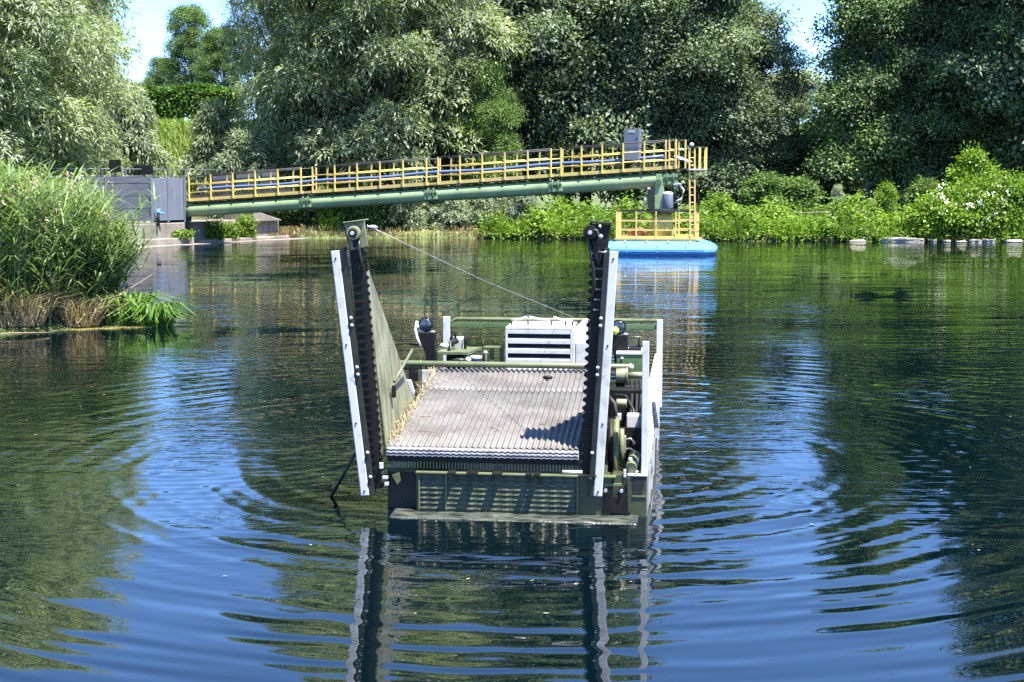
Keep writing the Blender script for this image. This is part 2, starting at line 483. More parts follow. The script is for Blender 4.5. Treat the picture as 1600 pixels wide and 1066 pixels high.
def crown_mesh(name, blobs, n_clump, per, L, W, mat, seed, clump_r=0.45, droop=0.3, strand=0.0, inner=0.58, jit=0.2):
    """blobs: ellipsoids (c, r). Leaf clumps over and inside each blob's shell."""
    rg = np.random.default_rng(seed)
    C = np.array([b[0] for b in blobs], float); Rr = np.array([b[1] for b in blobs], float)
    area = (Rr[:, 0] * Rr[:, 2] + Rr[:, 1] * Rr[:, 2] + Rr[:, 0] * Rr[:, 1])
    pick = rg.choice(len(blobs), n_clump, p=area / area.sum())
    d = rand_dir(rg, n_clump)
    d[:, 2] = np.where(d[:, 2] < -0.35, -d[:, 2] * 0.7, d[:, 2])
    d = norm(d)
    rad = inner + (1 - inner) * rg.random(n_clump) ** 0.45
    cc = C[pick] + d * Rr[pick] * rad[:, None] * (1 + jit * rg.normal(size=(n_clump, 1)))
    ctint = np.clip(0.5 + 0.28 * rg.normal(size=n_clump), 0, 1)
    csize = clump_r * (0.6 + 0.8 * rg.random(n_clump))
    idx = np.repeat(np.arange(n_clump), per)
    k = len(idx)
    off = rg.normal(size=(k, 3)) * csize[idx][:, None] * np.array([0.75, 0.75, 0.55])
    if strand > 0:
        # short hanging shoots: leaves strung along them
        ns = 5
        sh = rg.integers(0, ns, k)
        sdir = norm(d[idx] * 0.7 + rg.normal(size=(k, 3)) * 0.02 + np.stack([np.sin(idx * 7.1 + sh * 2.3), np.cos(idx * 3.7 + sh * 1.9), 0.6 * np.sin(idx * 1.3 + sh * 2.9)], 1) * 0.9)
        t = rg.random(k)
        sl = strand * (0.5 + 0.7 * rg.random(n_clump))[idx]
        off = sdir * (t * sl)[:, None] + np.array([0, 0, -1.0]) * (t ** 2 * sl * 0.75)[:, None] + rg.normal(size=(k, 3)) * 0.05
        axis = norm(sdir + np.array([0, 0, -1.1]) * t[:, None] + rg.normal(size=(k, 3)) * 0.45)
    else:
        axis = norm(norm(off) * 0.8 + d[idx] * 0.4 + np.array([0, 0, -droop]) + rg.normal(size=(k, 3)) * 0.5)
    pos = cc[idx] + off
    nrm = norm(d[idx] * 0.6 + np.array([0, 0, 0.7]) + rg.normal(size=(k, 3)) * 0.55)
    ll = L * (0.65 + 0.7 * rg.random(k)); ww = W * (0.7 + 0.6 * rg.random(k))
    tint = ctint[idx] + 0.18 * rg.normal(size=k)
    return np_mesh(name, *leaves(pos, axis, nrm, ll, ww, tint)[:2], mat, np.clip(tint, 0, 1))

def trunk_mesh(name, H, r, blobs, mat, seed, lean=0.0):
    rg = np.random.default_rng(seed)
    m = MB()
    pts = []; rs = []
    for i in range(9):
        t = i / 8
        pts.append((lean * t * t * H + 0.12 * math.sin(3 * t + seed), 0.10 * math.cos(4 * t + seed), H * t))
        rs.append(r * (1.25 if i == 0 else 1) * (1 - 0.86 * t))
    m.tube(pts, rs, 8)
    for c, rr in blobs:
        z0 = min(max(c[2] - max(rr[2], 1.5) * 0.9, 0.12 * H), 0.9 * H) * (0.75 + 0.2 * rg.random())
        t = z0 / H
        k = min(int(t * 8), 7)
        p0 = Vector(pts[k]).lerp(Vector(pts[k + 1]), t * 8 - k)
        p3 = Vector(c) + Vector((0, 0, rr[2] * 0.5))
        mid = p0.lerp(p3, 0.5) + Vector((rg.normal() * 0.3, rg.normal() * 0.3, 0.25))
        r0 = r * (1 - 0.86 * t) * 0.6
        m.tube([p0, p0.lerp(mid, 0.5) + Vector((0, 0, -0.1)), mid, p3], [r0, r0 * 0.8, r0 * 0.55, r0 * 0.15], 6)
        for q in range(3):
            e = Vector(c) + Vector(tuple(rg.normal(size=3))) * 0.45 * max(rr)
            b0 = p0.lerp(mid, 0.5 + 0.45 * rg.random())
            m.tube([b0, b0.lerp(e, 0.55) + Vector((0, 0, 0.2)), e], [r0 * 0.45, r0 * 0.3, r0 * 0.08], 5)
    me = m.mesh(name); me.materials.append(mat)
    return me

def blob_tree(H, Wd, zlo, nb, seed, top_w=0.45, shape='round'):
    """lobes of a crown of height H, half-width Wd, starting at zlo"""
    rg = np.random.default_rng(seed)
    out = []
    for i in range(nb):
        t = (i + 0.5) / nb
        z = zlo + (H - zlo) * t
        if shape == 'round': w = Wd * (math.sin(math.pi * min(max(0.12 + 0.80 * t, 0), 1)) ** 0.6)
        elif shape == 'tall': w = Wd * (0.9 - 0.55 * t)
        else: w = Wd * (1 - 0.6 * t)
        a = i * 2.4 + rg.random()
        rr = Wd * (0.20 + 0.22 * rg.random())
        rad = max(w - rr * 0.7, 0) * (0.55 + 0.5 * rg.random())
        rz = min(rr * (0.55 + 0.4 * rg.random()), max(H - z, 0.9))
        out.append(((rad * math.cos(a), rad * math.sin(a), z), (rr * (0.9 + .3 * rg.random()), rr * (0.9 + .3 * rg.random()), rz)))
    return out

PROTO = {}
def proto(key, H, Wd, zlo, nb, seed, n_clump, per, L, W, leaf, bark, shape='round', **kw):
    bl = blob_tree(H, Wd, zlo, nb, seed, shape=shape)
    cm = crown_mesh('crown_' + key, bl, n_clump, per, L, W, M[leaf], seed, **kw)
    tm = trunk_mesh('trunk_' + key, H * 0.9, 0.018 * H, bl, M[bark], seed)
    PROTO[key] = (cm, tm, H)
proto('willow_a', 17, 5.6, 2.0, 40, 11, 3600, 30, 0.27, 0.062, 'willow', 'bark', strand=0.85)
proto('willow_b', 17, 5.2, 1.2, 38, 23, 3300, 30, 0.27, 0.062, 'willow_grey', 'bark', strand=0.8)
proto('dark_a', 17, 5.4, 0.8, 44, 31, 3800, 24, 0.20, 0.115, 'dark_leaf', 'bark', droop=0.2, clump_r=0.36)
proto('dark_b', 17, 5.0, 1.2, 42, 47, 3600, 24, 0.20, 0.115, 'dark_leaf', 'bark', droop=0.2, clump_r=0.36)
proto('poplar_a', 19, 4.2, 2.0, 40, 53, 3200, 24, 0.18, 0.125, 'poplar', 'bark_pale', shape='tall', droop=0.2, clump_r=0.36)
proto('poplar_b', 19, 4.8, 1.5, 42, 61, 3300, 24, 0.18, 0.125, 'poplar', 'bark_pale', shape='round', droop=0.2, clump_r=0.36)
proto('green_a', 17, 5.0, 3.0, 38, 71, 2800, 24, 0.22, 0.12, 'green_leaf', 'bark', droop=0.3, clump_r=0.4)
proto('bush_willow', 4.5, 2.1, 0.4, 13, 83, 620, 26, 0.26, 0.07, 'willow_grey', 'bark', shape='bush', strand=0.65, jit=0.25)
proto('bush_green', 3.0, 1.6, 0.3, 12, 91, 520, 24, 0.18, 0.09, 'lush', 'bark', shape='bush', clump_r=0.24, jit=0.3)
proto('bush_dark', 3.0, 1.7, 0.3, 12, 97, 520, 22, 0.2, 0.11, 'green_leaf', 'bark', shape='bush', clump_r=0.26, jit=0.3)

def tree(name, key, px, Y, H, label, group, cat='tree', wscale=1.0, rz=None, dx=0.0):
    cm, tm, H0 = PROTO[key]
    x = (px - 800) / 2311 * Y + dx
    z = gz(x, Y) - 0.12
    t = empty(name, (x, Y, z))
    s = (H - z) / H0
    t.scale = (s * wscale, s * wscale, s)
    t.rotation_euler = (0, 0, random.uniform(0, 6.28) if rz is None else rz)
    obj('trunk', tm, t); obj('crown', cm, t)
    tag(t, label, cat, group)
    return t

WG = 'silvery willows on the pond bank'
tree('willow_tree', 'willow_a', -70, 62, 18, 'silvery willow cut off by the picture edge above the reeds', WG, wscale=1.0)
tree('willow_tree', 'willow_a', 60, 68, 17.5, 'broad silvery willow rising straight above the tall reeds', WG, wscale=0.92)
tree('willow_tree', 'willow_b', 112, 76, 13.5, 'lower grey green willow behind the grey steel screen', WG, wscale=0.8)
tree('willow_tree', 'willow_b', 432, 89, 19, 'dark grey willow beside the gap of open sky', WG, wscale=0.62)
tree('willow_tree', 'willow_a', 490, 81, 19.5, 'pale willow behind the shore half of the gangway', WG, wscale=0.70)
tree('willow_tree', 'willow_a', 612, 80, 20, 'largest pale silvery willow behind the middle of the gangway', WG, wscale=1.0)
tree('willow_tree', 'willow_b', 700, 82, 12.5, 'lower pale willow next to the dark broadleaved trees', WG, wscale=0.9)
tree('willow_tree', 'willow_a', 525, 94, 29, 'very tall willow rising out of the picture behind the pale ones', WG, wscale=0.55)
tree('willow_tree', 'willow_b', -25, 82, 24, 'tall willow in the second row above the reeds', WG, wscale=0.8)

GG = 'green broadleaved trees'
tree('broadleaf_tree', 'green_a', 112, 90, 18, 'green leafy tree leaning over the sky gap behind the willows', GG, wscale=0.8)
tree('broadleaf_tree', 'green_a', 306, 122, 16.6, 'distant green tree standing in the gap of open sky', GG, wscale=0.8)
tree('broadleaf_tree', 'green_a', 356, 118, 14.5, 'distant tree partly hidden by the dark grey willow', GG, wscale=0.95)
tree('broadleaf_tree', 'green_a', 262, 128, 13.0, 'low distant tree just above the clipped hedge', GG, wscale=1.0)
tree('broadleaf_tree', 'green_a', 757, 79.5, 8.8, 'small fresh green tree squeezed between pale willow and dark trees', GG, wscale=0.85)

DG = 'dark broadleaved trees'
tree('dark_tree', 'dark_a', 775, 88, 24, 'dark leafy tree directly beside the pale willows', DG, wscale=0.8)
tree('dark_tree', 'dark_b', 880, 86, 25, 'dark leafy tree behind the gangway end, second from the willows', DG, wscale=0.85)
tree('dark_tree', 'dark_a', 985, 87, 19, 'dark leafy tree right behind the grey control cabinet', DG, wscale=1.05)
tree('dark_tree', 'dark_b', 1085, 86, 17, 'dark leafy tree above the blue float', DG, wscale=1.0)
tree('dark_tree', 'dark_a', 1160, 88, 12.0, 'lower dark tree at the edge of the narrow sky gap', DG, wscale=1.0)
tree('dark_tree', 'dark_b', 820, 98, 32, 'tall dark tree in the back row near the willows', DG, wscale=0.75)
tree('dark_tree', 'dark_a', 915, 99, 31, 'dark tree in the back row behind the control cabinet', DG, wscale=0.65)
tree('dark_tree', 'dark_b', 1050, 99, 17, 'dark tree in the back row above the float', DG)
tree('dark_tree', 'dark_b', 1120, 98, 12.5, 'dark tree in the back row close to the narrow sky gap', DG)
tree('willow_tree', 'willow_b', 665, 95, 31, 'very tall tree out of the picture behind the willows next to the dark trees', WG, wscale=0.5)
tree('pale_tree', 'willow_b', 1238, 104, 10.2, 'small hazy grey tree at the foot of the narrow sky gap', DG, wscale=1.25)

PG = 'poplars along the far bank'
tree('poplar_tree', 'poplar_a', 1345, 84, 20, 'poplar bordering the narrow sky gap', PG, wscale=0.95)
tree('poplar_tree', 'poplar_b', 1410, 84, 17.5, 'leafy poplar behind the shore stones', PG, wscale=0.95)
tree('poplar_tree', 'dark_b', 1490, 86, 16.5, 'dark poplar behind the bright green bush', PG, wscale=0.95)
tree('poplar_tree', 'poplar_b', 1590, 82, 21, 'tall poplar at the picture edge above the flowering bush', PG, wscale=0.95)
tree('poplar_tree', 'dark_a', 1690, 80, 27, 'tall tree cut off by the picture edge beside the poplars', PG, wscale=0.9)
tree('poplar_tree', 'dark_a', 1405, 98, 18, 'dark tree in the second row behind the leafy poplar', PG, wscale=1.0)
tree('poplar_tree', 'dark_b', 1500, 99, 18, 'dark tree in the second row behind the tall poplar', PG, wscale=1.0)

# shrubs
SG = 'shrubs on the pond bank'
for px, Y, H, key, nm, lab, ws in [
    (335, 83, 6.7, 'bush_willow', 'shrub', 'grey green willow bush below the clipped hedge', 0.72),
    (208, 80, 7.4, 'bush_willow', 'shrub', 'pale willow bush behind the steel screen and reeds', 0.75),
    (395, 78.5, 5.0, 'bush_willow', 'shrub', 'willow bush behind the shore end of the gangway railing', 1.0),
    (455, 77.5, 2.6, 'bush_dark', 'shrub', 'dark shrub on the bank next to the concrete block', 1.0),
    (520, 77.2, 2.4, 'bush_green', 'shrub', 'bright low shrub under the gangway near the concrete block', 0.8),
    (580, 77.4, 2.4, 'bush_dark', 'shrub', 'dark shrub under the gangway behind the upper arm bracket', 1.0),
    (640, 77.2, 2.7, 'bush_willow', 'shrub', 'silvery shrub under the middle of the gangway', 1.0),
    (705, 77.2, 2.5, 'bush_willow', 'shrub', 'silvery shrub hanging over the water under the gangway', 1.15),
    (765, 77.0, 2.6, 'bush_willow', 'shrub', 'silvery shrub beside the lush green bank growth', 1.0),
    (815, 76.4, 2.6, 'bush_willow', 'shrub', 'silvery shrub where the lush green bank growth begins', 0.9),
    (1190, 77.5, 2.9, 'bush_dark', 'shrub', 'grey green bush under the dark trees past the float', 1.1),
    (1130, 76.0, 2.0, 'bush_green', 'shrub', 'tall weeds right behind the blue float corner', 0.9),
    (1245, 79.0, 2.7, 'bush_dark', 'shrub', 'dark green bush filling the foot of the narrow sky gap', 1.3),
    (1270, 90.0, 5.5, 'bush_dark', 'shrub', 'dark bush in the shade behind the gap bush', 1.2),
    (1305, 77.0, 2.5, 'bush_willow', 'shrub', 'small grey bush at the foot of the poplar', 0.6),
    (1380, 75.5, 2.6, 'bush_green', 'shrub', 'yellow green sapling behind the shore stones', 0.7),
    (1440, 76.5, 2.6, 'bush_dark', 'shrub', 'dark bush between sapling and bright green bush', 0.9),
    (1520, 74.5, 4.1, 'bush_green', 'shrub', 'bright green bush standing above the flowering one', 0.85)]:
    tree(nm, key, px, Y, H, lab, SG, 'shrub', ws)

# flowering bush
cm = crown_mesh('flowering_foliage', [((-1.6, 0, .9), (1.5, 1.2, .9)), ((0, .3, 1.2), (1.7, 1.4, 1.2)), ((1.7, .4, 1.4), (1.7, 1.3, 1.3)), ((-.6, -.5, .6), (1.6, 1, .6)), ((3.2, .6, 1.5), (1.6, 1.3, 1.3)), ((1.2, -.6, .7), (2, .8, .7))],
                1000, 24, 0.18, 0.11, M['lush'], 301, clump_r=0.28)
fx = (1515 - 800) / 2311 * 71.6
fb = empty('flowering_bush', (fx, 71.7, gz(fx, 71.7) - .1))
tag(fb, 'green bush dotted with white blossoms over the shore stones', 'bush', SG)
obj('foliage', cm, fb)
rg = np.random.default_rng(5)
k = 60
ctr = np.stack([rg.uniform(-2, 4.4, k), rg.uniform(-1.6, -.3, k), rg.uniform(.5, 2.6, k)], 1)
idx = np.repeat(np.arange(k), 9)
pos = ctr[idx] + rg.normal(size=(k * 9, 3)) * 0.07
v, f, t = leaves(pos, rand_dir(rg, k * 9), norm(rg.normal(size=(k * 9, 3)) * .4 + np.array([0, -.7, .7])), np.full(k * 9, .10), np.full(k * 9, .09), rg.random(k * 9))
obj('blossoms', np_mesh('blossoms', v, f, M['petal'], t), fb)

# clipped hedge on the embankment
def hedge():
    rg = np.random.default_rng(77)
    x0, x1 = -30.5, -19.6
    k = 15000
    x = rg.uniform(x0, x1, k); w = rg.random(k)
    top = w < 0.55
    y = np.where(top, 110 + rg.uniform(-1.2, 1.2, k), 108.8 + rg.normal(size=k) * .1)
    z = np.where(top, 2.9 + rg.normal(size=k) * .12 + .15 * np.sin(x * 1.3), rg.uniform(.9, 2.9, k))
    pos = np.stack([x, y, z], 1)
    nrm = norm(np.stack([rg.normal(size=k) * .5, np.where(top, 0, -.8) + rg.normal(size=k) * .4, np.where(top, 1, .5) + rg.normal(size=k) * .3], 1))
    v, f, t = leaves(pos, norm(nrm * .6 + rand_dir(rg, k)), nrm, .25 + .15 * rg.random(k), .14 + .08 * rg.random(k), np.clip(.4 + .25 * rg.normal(size=k), 0, 1))
    cx = (x0 + x1) / 2
    v[:, 0] -= cx; v[:, 1] -= 110
    z0 = gz(cx, 110)
    h = empty('clipped_hedge', (cx, 110, z0))
    tag(h, 'bright green clipped hedge on the rise behind the sky gap', 'hedge')
    obj('foliage', np_mesh('hedge_foliage', v, f, M['hedge_leaf'], t), h)
    m = MB()
    for i in range(24):
        xx = -5.3 + i * .46
        m.tube([(xx, .3 * math.sin(i * 2.1), 0), (xx + .1 * math.sin(i), .1, 1.2), (xx + .2 * math.cos(i), 0, 2.6)], [.05, .04, .02], 5)
    m.build('stems', M['bark'], h)
hedge()

# blades (grass, reeds): curved strips of two quads
def blades(base, h, lean, w, tint, rg, bend=0.5):
    k = len(base)
    az = rg.uniform(0, 2 * math.pi, k)
    side = np.stack([-np.sin(az), np.cos(az), np.zeros(k)], 1)
    h = h[:, None]; w = w[:, None]
    d = lean
    p1 = base + np.array([0, 0, 1.0]) * h * 0.55 + d * h * 0.35
    p2 = base + np.array([0, 0, 1.0]) * h * (1 - bend * 0.35) + d * h * 1.0
    vs = np.stack([base - side * w / 2, base + side * w / 2, p1 + side * w * .42, p1 - side * w * .42, p2 + side * w * .05, p2 - side * w * .05], 1).reshape(-1, 3)
    o = np.arange(k) * 6
    f1 = np.stack([o, o + 1, o + 2, o + 3], 1); f2 = np.stack([o + 3, o + 2, o + 4, o + 5], 1)
    return vs, np.concatenate([f1, f2]), np.concatenate([tint, tint])

# lush undergrowth along the far bank
def undergrowth():
    rg = np.random.default_rng(41)
    parts = []
    k = 3800
    x = rg.uniform(-1.5, 28, k); yb = np.interp(x, [-3.2, 3.2, 10.8, 18.3, 25, 36], [75.2, 73.7, 71.5, 70.7, 70, 68])
    y = yb + 0.05 + rg.random(k) ** 1.3 * 5.5
    hh = (0.5 + 0.75 * np.minimum((y - yb) / 1.6, 1)) * (0.8 + .35 * np.sin(x * .7 + .6) * np.sin(x * 1.9 + y)) * (0.6 + .8 * rg.random(k)) * (.78 + .45 * np.sin(x * 2.7 + 1) * np.sin(x * 1.13 + y * .8)) * .76
    z0 = ground_z(x, y)
    per = 22
    idx = np.repeat(np.arange(k), per)
    t = rg.random(k * per) ** .7
    pos = np.stack([x[idx] + rg.normal(size=k * per) * .16, y[idx] + rg.normal(size=k * per) * .16, z0[idx] + t * hh[idx] * 1.25], 1)
    axis = norm(rg.normal(size=(k * per, 3)) * np.array([1, 1, .35]) + np.array([0, 0, -.1]))
    nrm = norm(rg.normal(size=(k * per, 3)) * .5 + np.array([0, -.35, .9]))
    parts.append(leaves(pos, axis, nrm, .17 + .12 * rg.random(k * per), .07 + .06 * rg.random(k * per), np.clip(.45 + .25 * np.sin(x[idx] * 1.1) * .6 + .2 * rg.normal(size=k * per), 0, 1)))
    q = 5000
    x = rg.uniform(-1.5, 28, q); yb = np.interp(x, [-3.2, 3.2, 10.8, 18.3, 25, 36], [75.2, 73.7, 71.5, 70.7, 70, 68])
    y = yb + rg.random(q) ** 2 * 5
    base = np.stack([x, y, ground_z(x, y)], 1)
    ln = rg.normal(size=(q, 3)) * np.array([.25, .25, 0]) + np.array([0, -.12, 0])
    parts.append(blades(base, .5 + .7 * rg.random(q), ln, .03 + .03 * rg.random(q), rg.random(q), rg))
    v, f, t = join(parts)
    o = obj('undergrowth', np_mesh('undergrowth', v, f, M['lush'], t))
    tag(o, 'lush bright green weeds and nettles along the far bank', 'undergrowth', kind='stuff')
    # shaded and dry grass fringe where the bank meets the water, all around the far side
    q = 4500
    s = rg.random(q)
    px_ = np.interp(s, np.linspace(0, 1, 8), [-12.0, -11, -3.2, 3.2, 10.8, 18.3, 25, 36]); py_ = np.interp(s, np.linspace(0, 1, 8), [73.8, 75.0, 75.2, 73.7, 71.5, 70.7, 70, 68])
    x = px_ + rg.normal(size=q) * .2; y = py_ + rg.random(q) ** 2 * 1.6
    base = np.stack([x, y, np.maximum(ground_z(x, y), 0.0)], 1)
    ln = rg.normal(size=(q, 3)) * np.array([.35, .2, 0]) + np.array([0, -.35, 0])
    v, f, t = blades(base, .22 + .35 * rg.random(q), ln, .03 + .03 * rg.random(q), rg.random(q), rg, 1.2)
    tag(obj('dry_grass', np_mesh('dry_grass', v, f, M['dry'], t)), 'dry straw coloured grass fringe at the far waterline', 'grass', kind='stuff')
    # sunlit field grass on the embankment
    q = 12000
    x = rg.uniform(-27, -15, q); y = rg.uniform(82, 106, q)
    base = np.stack([x, y, ground_z(x, y)], 1)
    ln = rg.normal(size=(q, 3)) * np.array([.3, .3, 0])
    v, f, t = blades(base, .35 + .5 * rg.random(q), ln, .06 + .05 * rg.random(q), rg.random(q), rg)
    tag(obj('field_grass', np_mesh('field_grass', v, f, M['field'], t)), 'yellow green meadow grass on the rise below the hedge', 'grass', kind='stuff')
undergrowth()

# reed bed
def reeds():
    rg = np.random.default_rng(19)
    k = 2200
    x = rg.uniform(-16, -7.9, k); y = rg.uniform(28.6, 36.5, k)
    d = pond_dist(x, y)
    keep = (d > 0.12)
    x, y = x[keep], y[keep]
    ke = 230
    xe = np.concatenate([x, rg.uniform(-9.5, -8.6, ke)]); ye = np.concatenate([y, rg.uniform(29.9, 32.2, ke)])
    edge = np.concatenate([np.zeros(len(x)), np.ones(ke)])
    x, y = xe, ye; k = len(x)
    z0 = np.maximum(ground_z(x, y), -.1)
    # outline: tallest inland, falling towards the tip of the bank
    H = (2.72 - 0.35 * np.clip((x + 10.6) / 2.2, 0, 1.3)) * (0.78 + .3 * rg.random(k))
    H = np.where(edge > 0, rg.uniform(1.0, 1.9, k), H)
    out = np.clip((x + 11.5) / 3.0, 0, 1)
    lean = rg.normal(size=(k, 3)) * np.array([.10, .10, 0]) + np.stack([0.08 + .55 * out * rg.random(k) ** 1.5, -.10 * rg.random(k), np.zeros(k)], 1)
    lean[:, 0] += edge * rg.uniform(.0, .30, k)
    base = np.stack([x, y, z0], 1)
    parts = []
    # stems
    az = rg.uniform(0, 6.28, k); side = np.stack([np.cos(az), np.sin(az), np.zeros(k)], 1)
    def P_(t): return base + np.array([0, 0, 1.0]) * (H * t)[:, None] + lean * (H * t * t)[:, None]
    o = np.arange(k) * 6
    w = .011
    sv = np.stack([base - side * w, base + side * w, P_(.55) + side * w, P_(.55) - side * w, P_(.97) + side * w * .4, P_(.97) - side * w * .4], 1).reshape(-1, 3)
    st = np.clip(.5 + .2 * rg.normal(size=k), 0, 1)
    parts.append((sv, np.concatenate([np.stack([o, o+1, o+2, o+3], 1), np.stack([o+3, o+2, o+4, o+5], 1)]), np.concatenate([st, st])))
    per = 16
    idx = np.repeat(np.arange(k), per); q = k * per
    t = .12 + .86 * rg.random(q)
    p0 = base[idx] + np.array([0, 0, 1.0]) * (H[idx] * t)[:, None] + lean[idx] * (H[idx] * t * t)[:, None]
    a = rg.uniform(0, 6.28, q)
    hd = np.stack([np.cos(a), np.sin(a), np.zeros(q)], 1) + np.array([.35, -.2, 0])
    hd = norm(hd)
    ll = (.36 + .38 * rg.random(q)); ww = .026 + .018 * rg.random(q)
    sd = np.stack([-hd[:, 1], hd[:, 0], np.zeros(q)], 1)
    rise = .55 + .5 * rg.random(q)
    p1 = p0 + hd * (ll * .5)[:, None] + np.array([0, 0, 1.0]) * (ll * .5 * rise)[:, None]
    p2 = p0 + hd * (ll * 1.0)[:, None] + np.array([0, 0, 1.0]) * (ll * (rise * .8 - .5 * rg.random(q) ** 1.5))[:, None]
    W_ = ww[:, None]
    lv = np.stack([p0 - sd * W_ * .3, p0 + sd * W_ * .3, p1 + sd * W_ * .5, p1 - sd * W_ * .5, p2 + sd * W_ * .04, p2 - sd * W_ * .04], 1).reshape(-1, 3)
    o = np.arange(q) * 6
    lt = np.clip(st[idx] + .22 * rg.normal(size=q), 0, 1)
    parts.append((lv, np.concatenate([np.stack([o, o+1, o+2, o+3], 1), np.stack([o+3, o+2, o+4, o+5], 1)]), np.concatenate([lt, lt])))
    v, f, tt = join(parts)
    tag(obj('reed_bed', np_mesh('reed_bed', v, f, M['reed'], tt)), 'tall green reed bed on the near bank beside the pond', 'reeds', kind='stuff')
    kd = 240
    r3 = np.random.default_rng(55)
    x = r3.uniform(-13, -8.3, kd); y = r3.uniform(28.9, 33, kd)
    ok = pond_dist(x, y) > .15
    x, y = x[ok], y[ok]; kd = len(x)
    base = np.stack([x, y, ground_z(x, y)], 1)
    hd_ = r3.uniform(1.2, 3.3, kd)
    ln = r3.normal(size=(kd, 3)) * np.array([.22, .22, 0]) + np.array([.1, -.1, 0])
    p1 = blades(base, hd_, ln, np.full(kd, .022), r3.random(kd), r3, .4)
    tip = base + np.array([0, 0, 1.0]) * (hd_ * .86)[:, None] + ln * hd_[:, None]
    it = np.repeat(np.arange(kd), 8)
    p2 = leaves(tip[it] + r3.normal(size=(len(it), 3)) * np.array([.03, .03, .09]), rand_dir(r3, len(it)) + np.array([.3, 0, -.5]), rand_dir(r3, len(it)), np.full(len(it), .11), np.full(len(it), .03), r3.random(len(it)))
    v, f, tt = join([p1, p2])
    tag(obj('dead_reeds', np_mesh('dead_reeds', v, f, M['dry'], tt)), 'straw coloured dead stems and seed heads among the green reeds', 'reeds', kind='stuff')
    # dry tufts at the water edge
    def tuft(name, cx, cy, rad, hgt, num, mat, label, cat, down=0.9, wd=.014, group=None, z=None, spread=.7, mess=.42):
        r2 = np.random.default_rng(int(abs(cx * 100)))
        ang = r2.uniform(0, 6.28, num); rr = rad * np.sqrt(r2.random(num))
        bx = rr * np.cos(ang); by = rr * np.sin(ang) * .7
        base = np.stack([bx, by, np.zeros(num)], 1)
        ln = np.stack([bx, by, np.zeros(num)], 1) * (spread / rad) * (.4 + .8 * r2.random(num))[:, None] + r2.normal(size=(num, 3)) * np.array([mess, mess, 0])
        v, f, t = blades(base, hgt * (.55 + .6 * r2.random(num)), ln, np.full(num, wd) * (1 + r2.random(num)), r2.random(num), r2, down)
        t_ = empty(name, (cx, cy, (max(gz(cx, cy), -.05) if z is None else z)))
        tag(t_, label, cat, group)
        obj('blades', np_mesh(name + '_blades', v, f, mat, t), t_)
    tuft('dry_reed_tuft', -9.75, 28.95, .55, .95, 520, M['dry'], 'straw coloured dead reed tuft nearest the picture edge', 'reeds', group='dead reed tufts')
    tuft('dry_reed_tuft', -8.75, 29.7, .40, .85, 420, M['dry'], 'straw coloured dead reed tuft beside the sedge clump', 'reeds', group='dead reed tufts')
    tuft('dry_reed_tuft', -10.7, 28.4, .6, .9, 420, M['dry'], 'dead reed tuft half out of the picture', 'reeds', group='dead reed tufts')
    tuft('sedge_clump', -7.3, 30.1, .34, .85, 230, M['sedge'], 'arching green sedge clump at the tip of the bank', 'sedge', down=2.1, wd=.034, z=-.02, spread=.9, mess=.25)
    tuft('sedge_clump', -8.0, 30.3, .45, 1.15, 300, M['sedge'], 'taller sedge clump between the tip clump and the reeds', 'sedge', down=1.7, wd=.03, z=-.02, spread=.8, mess=.3)
    # yellow algae mat fringe
    m = MB()
    pts = [(-11.2, 27.0), (-10.2, 28.2), (-9.4, 28.75), (-8.4, 29.3), (-7.5, 29.75), (-7.2, 29.95), (-7.6, 30.3), (-8.6, 29.95), (-9.6, 29.3), (-11.2, 28.0)]
    pp = []
    for i in range(len(pts)):
        a_ = Vector((*pts[i], 0)); b_ = Vector((*pts[(i + 1) % len(pts)], 0))
        for j in range(5):
            p = a_.lerp(b_, j / 5); pp.append((p.x + rg.normal() * .05, p.y + rg.normal() * .05, .012))
    m.prism(pp, (0, 0, -.03))
    tag(m.build('algae_mat', M['scum']), 'yellow floating algae mat fringing the reed bank', 'algae', kind='stuff')
    # fallen dry stalks
    for i, (a_, b_, lab) in enumerate([((-8.75, 29.5, .05), (-7.35, 30.2, 1.05), 'long pale dead reed stalk leaning out over the sedge'),
                                       ((-10.1, 27.6, .03), (-8.9, 28.3, .05), 'pale dead stalk floating below the dry reed tufts')]):
        tag(MB().tube([a_, tuple((np.array(a_) + np.array(b_)) / 2 + np.array([0, 0, .04])), b_], [.018, .015, .008], 6).build('dead_stalk', M['dry']), lab, 'stalk')
reeds()

# flecks drifting on the water
rg = np.random.default_rng(3)
k = 420
u = rg.random(k)
fx = np.where(u < .55, rg.normal(-7.5, 2.6, k), rg.uniform(-9, 10, k)); fy = np.where(u < .55, rg.normal(25.5, 3.2, k), rg.uniform(9, 60, k))
ok = (pond_dist(fx, fy) < -.3) & ~((np.abs(fx - .4) < 2) & (fy > 11) & (fy < 19))
fx, fy = fx[ok], fy[ok]; k = len(fx)
pos = np.stack([fx, fy, np.full(k, .006)], 1)
ax = rand_dir(rg, k); ax[:, 2] = 0
v, f, t = leaves(pos, ax, np.tile([0, 0, 1.0], (k, 1)), rg.uniform(.015, .055, k), rg.uniform(.01, .025, k), rg.random(k))
v[:, 2] = .006
tag(obj('floating_debris', np_mesh('flecks', v, f, M['fleck'], t)), 'pale plant flecks floating on the pond', 'debris', kind='stuff')
tag(MB().tube([(9.0, 25.6, .02), (9.6, 25.5, .035), (10.4, 25.55, .02)], [.03, .04, .025], 7).build('floating_branch', M['driftwood']), 'pale branch floating near the picture edge beyond the boat', 'branch')

